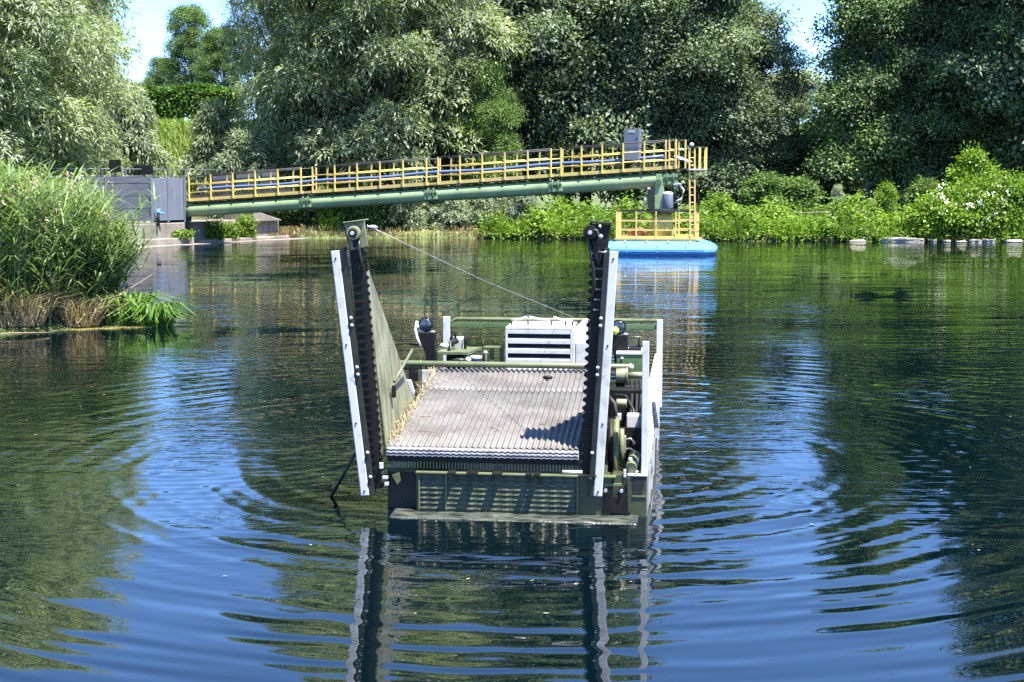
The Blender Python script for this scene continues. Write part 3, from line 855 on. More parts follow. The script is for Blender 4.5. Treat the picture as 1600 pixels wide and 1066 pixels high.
# shore stones
def stone_mesh(name, seed):
    bm = bmesh.new()
    bmesh.ops.create_icosphere(bm, subdivisions=3, radius=1)
    r2 = np.random.default_rng(seed)
    ph = r2.uniform(0, 6, 6)
    for v in bm.verts:
        c = v.co
        s = 1 + .18 * math.sin(2.3 * c.x + ph[0]) + .14 * math.sin(3.1 * c.y + ph[1]) + .12 * math.sin(4.2 * c.z + ph[2]) + .06 * math.sin(7 * c.x + 5 * c.y + ph[3])
        v.co = c * s
        v.co.z = min(v.co.z, .62 + .12 * math.sin(2 * c.x + ph[4])) 
    me = bpy.data.meshes.new(name); bm.to_mesh(me); bm.free()
    me.materials.append(M['stone'])
    return me
SM = [stone_mesh('stone_%d' % i, 100 + i) for i in range(4)]
for i, (px, w, h, lab) in enumerate([(1338, .42, .16, 'flat stone nearest the float on the far shore'), (1405, 1.18, .34, 'largest flat pale stone on the far shore'),
        (1456, .2, .2, 'small stone just past the largest flat one'), (1478, .22, .18, 'small stone second past the largest flat one'), (1500, .3, .12, 'low stone third past the largest flat one'),
        (1522, .36, .2, 'pale stone below the middle of the flowering bush'), (1543, .42, .28, 'pale upright block among the shore stones'), (1584, .5, .26, 'broad stone close to the picture edge'), (1612, .4, .25, 'stone cut by the picture edge')]):
    Yb = np.interp((px - 800) / 2311 * 70.5, [10.8, 18.3, 25, 36], [71.5, 70.7, 70, 68]) - .15
    o = obj('shore_stone', SM[i % 4], loc=((px - 800) / 2311 * Yb, Yb, .03))
    o.scale = (w * .8, .35, h * .75); o.rotation_euler = (0, 0, random.uniform(-.3, .3))
    tag(o, lab, 'stone', 'stones on the far shore')
tag(MB().tube([(13.8, 74.2, 1.25), (15.5, 74.1, 1.33), (17.6, 74.0, 1.38)], [.035, .03, .02], 6).build('bare_branch', M['driftwood']), 'pale bare branch lying across the weeds past the float', 'branch')

# ------------------------------------------------------------------ gangway
A = Vector((-15.1, 69.0, 1.50)); B = Vector((6.62, 59.7, 2.96))
U = (B - A); GL = U.length; U.normalize()
FR = Vector((-U.y, U.x, 0)).normalized() * -1     # towards the viewer
if FR.y > 0: FR = -FR
UP = U.cross(FR).normalized()
if UP.z < 0: UP = -UP
gang = empty('gangway', A)
tag(gang, 'long green pipe gangway with yellow railings sloping up to the float', 'gangway')
def gp(t, f=0.0, h=0.0): return A + U * t + FR * (f - (GO if h > .3 else 0.0)) + UP * h
GO = 0.40
def gbuild(m, name, mat, parent=gang, bevel=0.0): return m.build(name, mat, parent, bevel, origin=A)
SECT = [(0.35, 6.35), (6.95, 12.6), (13.15, 18.35), (18.8, 23.3)]
DK = 0.42
for si, (t0, t1) in enumerate(SECT):
    p = gbuild(MB().tube([gp(t0 - .35), gp(t0), gp(t1), gp(t1 + .25)], .285, 20), 'pipe_section', M['pipe_green'])
    fl = MB()
    for tt in (t1 + .02, t1 + .28): fl.cyl(gp(tt), gp(tt + .07), .38, 20)
    gbuild(fl, 'flange', M['pipe_dark'], p)
    cl = MB()
    for hh in (.16, -.12):
        cl.bar(gp(t1 - .08, .30, hh), gp(t1 + .48, .30, hh), .10, .12, UP)
    gbuild(cl, 'clamp', M['pipe_green'], p)
    br = MB()
    k = int((t1 - t0) / .5)
    for i in range(k + 1):
        tt = t0 + (t1 - t0) * i / k
        br.bar(gp(tt, -.5, DK - .09), gp(tt, .60, DK - .09), .05, .08, UP)
    gbuild(br, 'cross_beam', M['pipe_dark'])
    dk = MB(); dk.bar(gp(t0 - .2, 0, DK), gp(t1 + .2, 0, DK), 1.24, .05, UP)
    gbuild(dk, 'deck_plate', M['deck_dark'])
    for sd, nm in ((.64, 'toe_board'), (-.64, 'toe_board')):
        gbuild(MB().bar(gp(t0 - .1, sd, DK + .07), gp(t1 + .1, sd, DK + .07), .02, .14, UP), nm, M['rail_yellow'])
# posts share one mesh
pm = MB().bar((0, 0, 0), (0, 0, 1.16), .05, .07, (0, 1, 0)).mesh('post_mesh'); pm.materials.append(M['rail_yellow'])
rail_ang = math.atan2(U.y, U.x)
def put_post(parent, loc, mesh=pm, name='railing_post', rz=rail_ang):
    o = obj(name, mesh, parent, 0, loc); o.rotation_euler = (0, 0, rz); return o
for si, (t0, t1) in enumerate(SECT + [(23.45, GL + .05)]):
    nn = 6 if si < 4 else 2
    for sd in (.66, -.66):
        for i in range(nn):
            tt = t0 + (t1 - t0) * i / (nn - 1)
            put_post(gang, gp(tt, sd, DK + .02) - A)
        for hh, nm, mt, rr in ((1.16, 'handrail', 'deck_dark', .026), (.78, 'middle_rail', 'rail_yellow', .024), (.40, 'lower_rail', 'rail_yellow', .024)):
            gbuild(MB().tube([gp(t0, sd * .97, DK + hh), gp(t1, sd * .97, DK + hh)], rr, 8), nm, M[mt])
dk = MB(); dk.bar(gp(23.4, 0, DK), gp(GL + .15, 0, DK), 1.24, .05, UP); gbuild(dk, 'deck_plate', M['deck_dark'])
gbuild(MB().bar(gp(23.4, .64, DK + .07), gp(GL + .1, .64, DK + .07), .02, .14, UP), 'toe_board', M['rail_yellow'])
gbuild(MB().tube([gp(23.3), gp(GL - .2)], .285, 20), 'pipe_section', M['pipe_green'])
# blue hose lying on the deck side
hp = []
for i in range(30):
    t = .2 + (22.9 - .2) * i / 29
    hp.append(gp(t, -.42 + .03 * math.sin(i * 1.7), DK + .55 + .03 * math.sin(i * .9)))
gbuild(MB().tube(hp, .07, 10), 'hose', M['blue_hose'])['label'] = 'blue hose along the railing'
for i in range(0, 30, 3):
    gbuild(MB().bar(hp[i] - UP * .52, hp[i] - UP * .05, .04, .04, FR), 'hose_bracket', M['dark_metal'])
for (t0, t1) in ((0.8, 1.9), (2.1, 3.3), (3.5, 4.4)):
    gbuild(MB().bar(gp(t0, -.70, DK + .6), gp(t1, -.70, DK + .6), .02, 1.1, UP), 'screen_panel', M['grey_steel'])
gbuild(MB().bar(gp(.3, .6, DK + .18), gp(5.8, .6, DK + .18), .015, .22, UP), 'kick_plate', M['concrete'])
gbuild(MB().bar(gp(23.6, .2, DK + .52), gp(24.25, .35, DK + .24), .34, .03, UP), 'fallen_lid', M['white'])['label'] = 'white lid leaning on the deck'

# control cabinet standing on the gangway
cb = gp(21.55, -.35, DK + .03)
cab = empty('control_cabinet', cb, rail_ang)
cab.scale = (.78, .8, .86)
tag(cab, 'grey steel control cabinet standing on the gangway near the float', 'cabinet')
MB().box((-.42, -.2, .55), (.42, .2, 1.95)).build('lower_body', M['grey_steel'], cab, .01)
MB().box((-.40, -.22, 1.12), (.44, .22, 2.02)).build('door', M['grey_light'], cab, .012)
MB().box((-.18, -.232, 1.85), (.2, -.224, 1.95)).build('label_plate', M['white_dirty'], cab)
MB().box((.3, -.245, 1.5), (.33, -.222, 1.62)).build('handle', M['dark_metal'], cab)
for x_ in (-.35, .35): MB().box((x_ - .03, -.15, 0), (x_ + .03, .15, .55)).build('leg', M['dark_metal'], cab)

# ------------------------------------------------------------------ blue float
fl_o = Vector((5.85, 59.45, 0)); frz = math.radians(-10.3)
flt = empty('pontoon_float', fl_o, frz)
tag(flt, 'blue pontoon float with yellow railing and pump column', 'pontoon')
def superpoly(hw, hd, ch): return [(-hw + ch, -hd), (hw - ch, -hd), (hw, -hd + ch), (hw, hd - ch), (hw - ch, hd), (-hw + ch, hd), (-hw, hd - ch), (-hw, -hd + ch)]
rings_ = [(-.35, 2.05, 1.15, .3), (-.05, 2.24, 1.34, .36), (.05, 2.31, 1.41, .38), (.14, 2.35, 1.45, .4), (.23, 2.35, 1.45, .4), (.32, 2.29, 1.39, .4), (.40, 2.19, 1.29, .38), (.47, 2.05, 1.15, .36), (.53, 1.88, 1.0, .34), (.56, 1.78, .95, .34)]
vs = []; fs_ = []
for z, hw, hd, ch in rings_:
    vs += [(x, y, z) for x, y in superpoly(hw, hd, ch)]
for i in range(len(rings_) - 1):
    for k in range(8): fs_.append((i*8 + k, i*8 + (k+1) % 8, (i+1)*8 + (k+1) % 8, (i+1)*8 + k))
fs_.append(tuple(reversed(range(8)))); fs_.append(tuple(range(72, 80)))
fb2 = MB().add(vs, fs_).build('float_body', M['blue'], flt, 0)
MB().prism([(x, y, -.03) for x, y in superpoly(2.275, 1.375, .365)], (0, 0, .055)).build('waterline_stain', M['brown_fabric'], fb2)
for x_ in (-1.1, 0.1, 1.2): MB().prism([(x_, -1.462, .1), (x_ + .02, -1.462, .1), (x_ + .02, -1.40, .42), (x_, -1.40, .42)], (0, .2, 0)).build('weld_seam', M['blue'], fb2)
for x_ in (-1.2, -.35, .5, 1.35): MB().ball((x_, -1.14, .50), .06).build('mooring_eye', M['bright_metal'], flt)
MB().prism([(x, y, .565) for x, y in superpoly(1.72, 1.0, .1)], (0, 0, .06)).build('deck', M['deck_tan'], flt)
dz = .63
pp = MB().bar((0, 0, 0), (0, 0, 1.08), .05, .05, (0, 1, 0)).mesh('float_post_mesh'); pp.materials.append(M['rail_yellow'])
for x_ in (-1.56, -.78, 0, .78, 1.56):
    for y_ in (-.92, .92): put_post(flt, (x_, y_, dz), pp, rz=0)
for x_ in (-1.56, 1.56):
    for y_ in (-.46, 0, .46): put_post(flt, (x_, y_, dz), pp, rz=0)
for y_ in (-.92, .92):
    for hh, nm, mt in ((1.08, 'handrail', 'deck_dark'), (.70, 'middle_rail', 'rail_yellow'), (.34, 'lower_rail', 'rail_yellow'), (.06, 'toe_board', 'rail_yellow')):
        MB().bar((-1.56, y_ * 1.0, dz + hh), (1.56, y_, dz + hh), .045 if hh > .1 else .1, .045 if hh > .1 else .02, (0, 1, 0)).build(nm, M[mt], flt)
for x_ in (-1.58, 1.58):
    for hh, nm, mt in ((1.08, 'handrail', 'deck_dark'), (.70, 'middle_rail', 'rail_yellow'), (.34, 'lower_rail', 'rail_yellow')):
        MB().bar((x_, -.9, dz + hh), (x_, .9, dz + hh), .045, .045, (0, 0, 1)).build(nm, M[mt], flt)
# column, slewing head
MB().cyl((.15, .1, dz), (.15, .1, dz + 1.0), .40, 24, .40).build('base_column', M['cream_yellow'], flt)
MB().cyl((.15, .1, dz + 1.0), (.15, .1, dz + 1.16), .62, 24).build('slewing_ring', M['dark_metal'], flt, .01)
MB().prism([(-.45, .1, dz), (-.25, .1, dz), (-.25, .1, dz + .75)], (0, .04, 0)).build('gusset', M['cream_yellow'], flt)
MB().prism([(.75, .1, dz), (.55, .1, dz), (.55, .1, dz + .75)], (0, .04, 0)).build('gusset', M['cream_yellow'], flt)
MB().prism([(-.12, -.14, dz + 1.16), (.45, -.14, dz + 1.16), (.42, -.14, dz + 1.45), (.26, -.14, dz + 1.75), (.12, -.14, dz + 2.55), (-.08, -.14, dz + 2.55), (-.14, -.14, dz + 1.8)], (0, .08, 0)).build('yoke_plate', M['pipe_green'], flt, .01)
MB().prism([(-.12, .34, dz + 1.16), (.45, .34, dz + 1.16), (.42, .34, dz + 1.45), (.26, .34, dz + 1.75), (.12, .34, dz + 2.55), (-.08, .34, dz + 2.55), (-.14, .34, dz + 1.8)], (0, .08, 0)).build('yoke_plate', M['pipe_green'], flt, .01)
MB().cyl((.02, -.22, dz + 2.22), (.02, .5, dz + 2.22), .12, 16).build('pivot_pin', M['pipe_dark'], flt)
MB().cyl((.40, -.1, dz + 1.2), (.40, -.1, dz + 1.75), .22, 18).build('pump_motor', M['grey_light'], flt, .01)
MB().ball((.40, -.1, dz + 1.75), .22, 16, 8, (1, 1, .5)).build('motor_cap', M['white_dirty'], flt)
MB().tube([(.62, -.12, dz + 1.4), (.95, -.15, dz + 1.55), (1.02, -.15, dz + 1.9), (.85, -.15, dz + 2.15), (.62, -.12, dz + 2.1)], .05, 8).build('hydraulic_hose', M['white_dirty'], flt)
MB().tube([(.6, -.1, dz + 2.1), (.72, -.18, dz + 1.8), (.66, -.12, dz + 1.4)], .05, 8).build('hydraulic_hose', M['rubber'], flt)
MB().tube([(-.5, -.1, dz + 1.2), (-.55, -.1, dz + 1.6), (-.35, -.1, dz + 2.0)], .06, 8).build('hydraulic_hose', M['white_dirty'], flt)
MB().box((-.42, -.2, dz + 1.18), (-.16, .25, dz + 1.95)).build('gear_housing', M['dark_metal'], flt, .02)
MB().tube([(-1.0, -.2, dz + .18), (-.7, -.25, dz + .36), (-.4, -.2, dz + .16)], .10, 8).build('coiled_hose', M['brown_fabric'], flt)
MB().box((-1.2, -.1, dz), (-.6, .4, dz + .28)).build('tool_box', M['brown_fabric'], flt, .02)
# tie rods between railing and sides
for x_ in (-.95, -.9): MB().cyl((x_, .9, dz + 1.08), (x_ - .1, .9, dz + 2.0), .015, 6).build('stay_rod', M['black'], flt)
for x_ in (1.45, 1.58): MB().cyl((x_, .3, dz + 1.08), (x_, .3, dz + 1.75), .018, 6).build('stay_rod', M['black'], flt)

# ladder and landing cage at the gangway head
lad = empty('access_ladder', (7.0, 58.3, 0.70))
tag(lad, 'yellow access ladder with landing cage rising from the float', 'ladder')
for x_ in (0, .22):
    MB().bar((x_ * .8 + .02, 0, 0), (x_ - .10, -.2, 3.5), .06, .05).build('side_rail', M['rail_yellow'], lad)
for i in range(11):
    z_ = .2 + i * .29
    MB().cyl((-.05 - .01 * i * .6 + .06, -.02 * i * .9, z_), (.18 - .01 * i * .6, -.02 * i * .9, z_), .02, 6).build('rung', M['rail_yellow'], lad)
MB().box((-.1, -.25, 2.62), (.62, .45, 2.68)).build('landing', M['white_dirty'], lad)
for x_, y_ in ((.30, -.22), (.42, .42), (.58, -.22), (.60, .42), (0, .42)):
    MB().bar((x_, y_, 2.66), (x_, y_, 3.5), .05, .05).build('cage_post', M['rail_yellow'], lad)
for a_, b_ in (((-.1, -.22, 3.5), (.60, -.22, 3.5)), ((.60, -.22, 3.5), (.60, .42, 3.5)), ((0, .42, 3.5), (.6, .42, 3.5))):
    MB().cyl(a_, b_, .022, 6).build('cage_rail', M['deck_dark'], lad)
for z_ in (3.45, 3.05):
    MB().cyl((-.62, -.5, z_), (-.08, -.21, z_), .014, 6).build('safety_chain', M['bright_metal'], lad)
MB().ball((0.0, -.2, 3.6), .09).build('lamp', M['white_dirty'], lad)

# ------------------------------------------------------------------ abutment
ab = Vector((-14.9, 68.4, 0))
AU = Vector((-16.75, 65.2, 0)); AV = Vector((-11.5, 74.4, 0))
adir = (AV - AU).normalized(); aperp = Vector((-adir.y, adir.x, 0))   # away from the water
if aperp.x > 0: aperp = -aperp
def ap(s, f, z): p = AU + adir * s + aperp * f; return Vector((p.x, p.y, z))
def ablock(name, s0, s1, f0, f1, z0, z1, mat, parent, jag=0.0, bevel=.04):
    m = MB()
    vs = [ap(s0, f0, z0), ap(s1, f0, z0), ap(s1, f1, z0), ap(s0, f1, z0), ap(s0, f0, z1), ap(s1, f0, z1 + jag), ap(s1, f1, z1 + jag), ap(s0, f1, z1)]
    m.add(vs, [(0,3,2,1),(4,5,6,7),(0,1,5,4),(1,2,6,5),(2,3,7,6),(3,0,4,7)])
    return m.build(name, mat, parent, bevel, origin=ab)
pier = empty('concrete_abutment', ab)
tag(pier, 'weathered concrete abutment carrying the shore end of the gangway', 'abutment')
ablock('wall_block', -3.5, 3.75, .25, 2.6, -.6, .98, M['concrete'], pier)
ablock('footing', -3.5, 3.9, -.15, .3, -.6, .30, M['concrete'], pier)
ablock('wall_block', 4.35, 10.6, .25, 2.6, -.6, .98, M['concrete'], pier)
ablock('footing', 4.3, 10.7, -.35, .3, -.6, .16, M['concrete'], pier)
ablock('recess', 3.75, 4.35, 1.1, 2.5, -.6, .9, M['deck_dark'], pier)  # shade of the open gap put into the block's dark colour
ablock('broken_pillar', 8.4, 10.5, .0, 1.9, .9, 1.45, M['concrete'], pier, -.5, .08)
ablock('bearing_block', 3.0, 4.6, .6, 1.6, .99, 1.25, M['dark_metal'], pier)
# steel screen
scr = empty('steel_screen', ab)
tag(scr, 'grey sheet steel screen standing on the concrete abutment', 'screen')
def spanel(name, s0, s1, f, z0, z1, mat, th=.04): return ablock(name, s0, s1, f, f + th, z0, z1, mat, scr, 0, .004)
for i in range(7):
    z0 = 1.12 + i * .278
    spanel('sheet_strip', -3.0, 1.55, .34 + (.012 if i % 2 else 0), z0, z0 + .274, M['grey_dark'])
spanel('light_panel', 1.6, 3.72, .30, 1.10, 3.02, M['grey_light'])
for s_ in (-1.2, 1.57, 2.65, 3.74): spanel('screen_post', s_, s_ + .07, .27, .98, 3.05, M['grey_light'], .06)
hr = empty('shore_handrail', ab)
tag(hr, 'thin grey handrail above the steel screen', 'handrail')
for s_ in (-2, -.2, 1.3, 2.4, 3.8, 5.2, 6.6):
    ablock('rail_post', s_, s_ + .05, 1.5, 1.55, .98, 3.45, M['grey_light'], hr, 0, 0)
for z_ in (3.42, 3.1):
    m = MB(); m.tube([ap(-3, 1.52, z_), ap(7.5, 1.52, z_)], .022, 6); m.build('rail', M['grey_light'], hr, origin=ab)
bx = empty('shore_switch_box', ap(.6, 1.45, .98))
tag(bx, 'small black switch box above the steel screen', 'box')
MB().box((-.22, -.2, 2.3), (.22, .2, 2.85)).build('housing', M['black'], bx, .01)
MB().box((-.03, -.03, 0), (.03, .03, 2.3)).build('post', M['grey_light'], bx)
bx = empty('shore_sign_board', ap(2.4, 1.45, .98))
tag(bx, 'low wide black board above the light steel panel', 'board')
MB().box((-.42, -.05, 2.2), (.42, .05, 2.62)).build('board', M['black'], bx, .01)
MB().box((-.03, -.03, 0), (.03, .03, 2.2)).build('post', M['grey_light'], bx)
hy = empty('hydrant', ap(1.85, .12, .98))
tag(hy, 'small blue hydrant on a black standpipe before the screen', 'hydrant')
MB().cyl((0, 0, -.1), (0, 0, .48), .06, 10).build('standpipe', M['black'], hy)
MB().ball((0, 0, .52), .10).build('valve_head', M['blue'], hy)
MB().cyl((-.02, -.02, .5), (.24, .1, .44), .05, 8).build('spout', M['blue'], hy)
MB().cyl((-.13, 0, .62), (.13, 0, .62), .03, 8).build('hand_wheel', M['blue'], hy)
for i, (s_, z_, h_, lab) in enumerate([(5.4, .16, .95, 'tall green weed clump in front of the abutment'), (6.4, .16, .85, 'green weed clump in the middle of the abutment foot'), (7.7, .16, 1.2, 'largest green weed clump beside the broken concrete'), (3.2, .3, .35, 'tiny weed clump on the footing by the dark recess')]):
    p = ap(s_, -.05, z_)
    r2 = np.random.default_rng(900 + i)
    num = 260
    ang = r2.uniform(0, 6.28, num); rr = .42 * np.sqrt(r2.random(num))
    base = np.stack([rr * np.cos(ang), rr * np.sin(ang) * .5, np.zeros(num)], 1)
    ln = r2.normal(size=(num, 3)) * np.array([.25, .2, 0])
    v1 = blades(base, h_ * (.5 + .6 * r2.random(num)), ln, np.full(num, .03), r2.random(num), r2, .8)
    pos = base[np.repeat(np.arange(num), 3)] + np.stack([r2.normal(size=num*3)*.1, r2.normal(size=num*3)*.1, r2.random(num*3)*h_*.9], 1)
    v2 = leaves(pos, rand_dir(r2, num*3), norm(r2.normal(size=(num*3,3))*.5+np.array([0,-.4,.8])), np.full(num*3,.14), np.full(num*3,.06), r2.random(num*3))
    v, f, t = join([v1, v2])
    w_ = empty('weed_clump', p); tag(w_, lab, 'weeds', 'weeds on the abutment foot')
    obj('foliage', np_mesh('weed_foliage', v, f, M['lush'], t), w_)
# grey silt strip where the abutment meets the water
m = MB(); m.prism([ap(-3, -1.2, .012), ap(3, -.9, .012), ap(7, -.8, .012), ap(11, -1.3, .012), ap(11, .1, .012), ap(-3, .1, .012)], (0, 0, -.05))
tag(m.build('silt_strip', M['concrete']), 'flat grey silt strip at the foot of the abutment', 'silt', kind='structure')

# ------------------------------------------------------------------ the harvester boat
boat = empty('weed_harvester_boat', BO, R(-7.0))
tag(boat, 'olive weed harvesting boat with corrugated conveyor and two upright cutter arms', 'boat')
def bp(m, name, mat, bevel=.004, parent=boat, label=None):
    o = m.build(name, M[mat], parent, bevel)
    if label: o['label'] = label
    return o
# hull: two side floats, bow plate and floor
hull = bp(MB().prism([(-1.20, .10, .37), (-1.20, .10, .33), (-1.20, .30, .25), (-1.20, .30, -.3), (-1.20, 4.4, -.3), (-1.20, 4.4, .37)], (.30, 0, 0)), 'hull_float', 'hull', .012)
bp(MB().prism([(.86, .0, .385), (.86, 0, -.3), (.86, 4.4, -.3), (.86, 4.4, .385)], (.31, 0, 0)), 'hull_float', 'hull', .012)
bp(MB().box((-.90, -.045, -.3), (.86, .0, .365)), 'bow_plate', 'hull')
bp(MB().box((-.90, .07, .02), (.86, 4.3, .06)), 'floor_plate', 'hull')
bp(MB().box((-.90, 4.3, -.3), (.86, 4.38, .5)), 'stern_plate', 'hull')
bp(MB().box((-.90, -.085, .3655), (.90, .0, .378)), 'bow_edge_strip', 'olive', .002)
bp(MB().box((-1.195, .10, -.1), (-.905, .13, .33)), 'bow_shade_sheet', 'rubber')  # black sheet added to paint in the shade at the left bow
# wet ledge at the bow
gx = np.linspace(-1.10, 1.10, 90); gy = np.linspace(-.30, .0, 22)
LX, LY = np.meshgrid(gx, gy)
LZ = .018 + .075 * np.minimum(LY + .16, 0) + .007 * np.sin(LX * 5 + LY * 7) * np.sin(LX * 11 + 1) + .002 * np.sin(LX * 31 + LY * 40)
ii = (np.arange(21)[:, None] * 90 + np.arange(89)[None, :]).ravel()
o = obj('bow_ledge', np_mesh('bow_ledge', np.stack([LX.ravel(), LY.ravel(), LZ.ravel()], 1), np.stack([ii, ii + 1, ii + 91, ii + 90], 1), M['ledge'], smooth=True), boat)
o['label'] = 'pale wet ledge at the waterline'
sm_ = o.modifiers.new('solid', 'SOLIDIFY'); sm_.thickness = .04; sm_.offset = -1
# grille slats with serrated lower edges
for r_ in range(7):
    zt = .350 - r_ * .0455
    m = MB()
    n_ = 52
    x0_, x1_ = -.86, .54
    tv = []
    for i in range(n_ + 1):
        x_ = x0_ + (x1_ - x0_) * i / n_
        ph = (i % 4 < 2)
        tv.append((x_, -.047, zt)); tv.append((x_, -.059 - (.006 if ph else .0), zt - .034)); tv.append((x_, -.047, zt - .038 - (.004 if ph else 0)))
    f_ = []
    for i in range(n_):
        a0 = i * 3
        f_ += [(a0, a0 + 1, a0 + 4, a0 + 3), (a0 + 1, a0 + 2, a0 + 5, a0 + 4)]
    m.add(tv, f_)
    bp(m, 'grille_slat', 'hull', 0)
for x_ in (-.875, -.63, .555): bp(MB().box((x_, -.07, .03), (x_ + .012, -.046, .36)), 'grille_upright', 'olive', 0)
# short inferred lip brackets, added and sized for the shadows raking down the bow plate
for x_, w_ in ((-.60, .07), (-.43, .10), (-.20, .09), (.10, .06), (.17, .06), (.57, .16)):
    bp(MB().box((x_, -.155, .381), (x_ + w_, -.03, .395)), 'lip_bracket', 'black', .003)
# conveyor sheets
def conv_z(y): return .600 + .39 * y / 2.45
def corr(y0, y1, z_off, name):
    per = .0545; x0_, x1_ = -1.165, .565
    ns = int((x1_ - x0_) / per * 10)
    xs_ = np.linspace(x0_, x1_, ns)
    zc = .0115 * np.sin((xs_ - x0_) / per * 2 * math.pi)
    nyy = 5
    V = []; 
    for j in range(nyy):
        y_ = y0 + (y1 - y0) * j / (nyy - 1)
        jit = .006 * np.sin(xs_ * 2.1 + y_ * 3) 
        V.append(np.stack([xs_, np.full(ns, y_), conv_z(y_) + z_off + zc + jit], 1))
    V = np.concatenate(V)
    ii = (np.arange(nyy - 1)[:, None] * ns + np.arange(ns - 1)[None, :]).ravel()
    F = np.stack([ii, ii + 1, ii + ns + 1, ii + ns], 1)
    me = np_mesh(name, V, F, M['belt'], smooth=True)
    o = obj(name, me, boat)
    s_ = o.modifiers.new('solid', 'SOLIDIFY'); s_.thickness = .006
    return o
corr(-.01, 1.72, 0, 'conveyor_sheet')
corr(1.70, 2.45, .006, 'conveyor_sheet')
bp(MB().prism([(-1.165, 0, .575), (-1.165, 2.45, .965), (-1.165, 2.45, .90), (-1.165, 0, .50)], (1.73, 0, 0)), 'conveyor_bed', 'dark_metal')
# lip: three scalloped strips
for j, (z_, yy) in enumerate(((.578, -.045), (.552, -.058), (.528, -.055))):
    tv = []; f_ = []
    n_ = 128
    for i in range(n_ + 1):
        x_ = -1.17 + 1.735 * i / n_
        wv = .008 * math.sin(i / n_ * 1.735 / .0545 * 2 * math.pi)
        tv += [(x_, yy, z_ + wv * .5), (x_, .0, z_ + .012 + wv * .5), (x_, .0, z_ - .006), (x_, yy, z_ - .010 + wv * .5)]
    for i in range(n_):
        a0 = i * 4
        for q in range(4):
            q2 = (q + 1) % 4
            f_.append((a0 + q, a0 + 4 + q, a0 + 4 + q2, a0 + q2))
    bp(MB().add(tv, f_), 'lip_strip', 'lip', 0)
bp(MB().box((-1.17, -.02, .455), (.57, .03, .528)), 'lip_beam', 'black')
m = MB()
for i in range(58):
    x_ = -1.12 + i * .0285
    m.box((x_, -.028, .402), (x_ + .010, -.020, .462))
bp(m, 'comb_teeth', 'olive', 0)['kind'] = 'stuff'
bp(MB().cyl((.42, -.03, .40), (.60, -.03, .40), .017, 10), 'hinge_pin', 'white', 0)
# straw scraps and cuttings on the belt
def scrap(x_, y_, dx, dy, r_=.004, mat='dry', nm='reed_scrap'):
    z_ = conv_z(y_) + .022; z2 = conv_z(y_ + dy) + .022
    bp(MB().tube([(x_, y_, z_), (x_ + dx * .5, y_ + dy * .5 + .01, (z_ + z2) / 2 + .004), (x_ + dx, y_ + dy, z2)], r_, 5), nm, mat, 0)
for a_ in ((-.95, .35, .22, -.06), (-1.02, .75, .12, .02), (-.6, 2.1, .05, -.05), (.0, 1.9, .06, .03), (-.3, .5, .1, -.1), (-1.08, 1.3, .08, .05), (.15, .6, .05, .1), (-.7, .9, .1, .02)): scrap(*a_)
bp(MB().ball((.08, 2.08, conv_z(2.08) + .03), .035, 8, 6, (1.6, .8, .6)), 'mud_clod', 'black', 0)
# straw gathered along the belt's edge
r2 = np.random.default_rng(8)
k = 260
yy = r2.uniform(.05, 2.4, k); xx = -1.165 + np.abs(r2.normal(size=k)) * .03
base = np.stack([xx, yy, conv_z(yy) + .005], 1)
v, f, t = blades(base, .05 + .06 * r2.random(k), r2.normal(size=(k, 3)) * np.array([.9, .9, 0]), np.full(k, .008), r2.random(k), r2, 1.6)
o = obj('straw_litter', np_mesh('straw_litter', v, f, M['dry'], t), boat); o['kind'] = 'stuff'
# side guard plates
def plate(name, pts, mat, th=.014):
    return bp(MB().prism(pts, (th, 0, 0)), name, mat, .003)
pl = plate('side_plate', [(-1.195, .03, .56), (-1.185, 1.38, .76), (-1.365, .12, 2.18), (-1.375, .03, 2.20)], 'plate')
bp(MB().tube([(-1.178, 1.40, .74), (-1.29, .70, 1.50), (-1.37, .10, 2.26)], .014, 8), 'plate_edge_rod', 'black', 0, pl)
bp(MB().tube([(-1.19, .42, 1.12), (-1.12, .95, 1.36)], .014, 8), 'plate_strut', 'olive', 0, pl)
bp(MB().box((-1.20, .36, .98), (-1.17, .42, 1.09)), 'plate_slot_cover', 'black', 0, pl)
bp(MB().prism([(-1.188, .03, .58), (-1.178, 1.38, .775), (-1.155, 1.38, .765), (-1.165, .03, .57)], (.0, 0, .016)), 'plate_kerb', 'olive', .002, pl)
pr = plate('side_plate', [(.598, .03, .56), (.592, 1.30, .77), (.70, .12, 2.16), (.705, .03, 2.2)], 'plate')
bp(MB().tube([(.60, 1.32, .75), (.66, .66, 1.5), (.708, .10, 2.24)], .014, 8), 'plate_edge_rod', 'black', 0, pr)

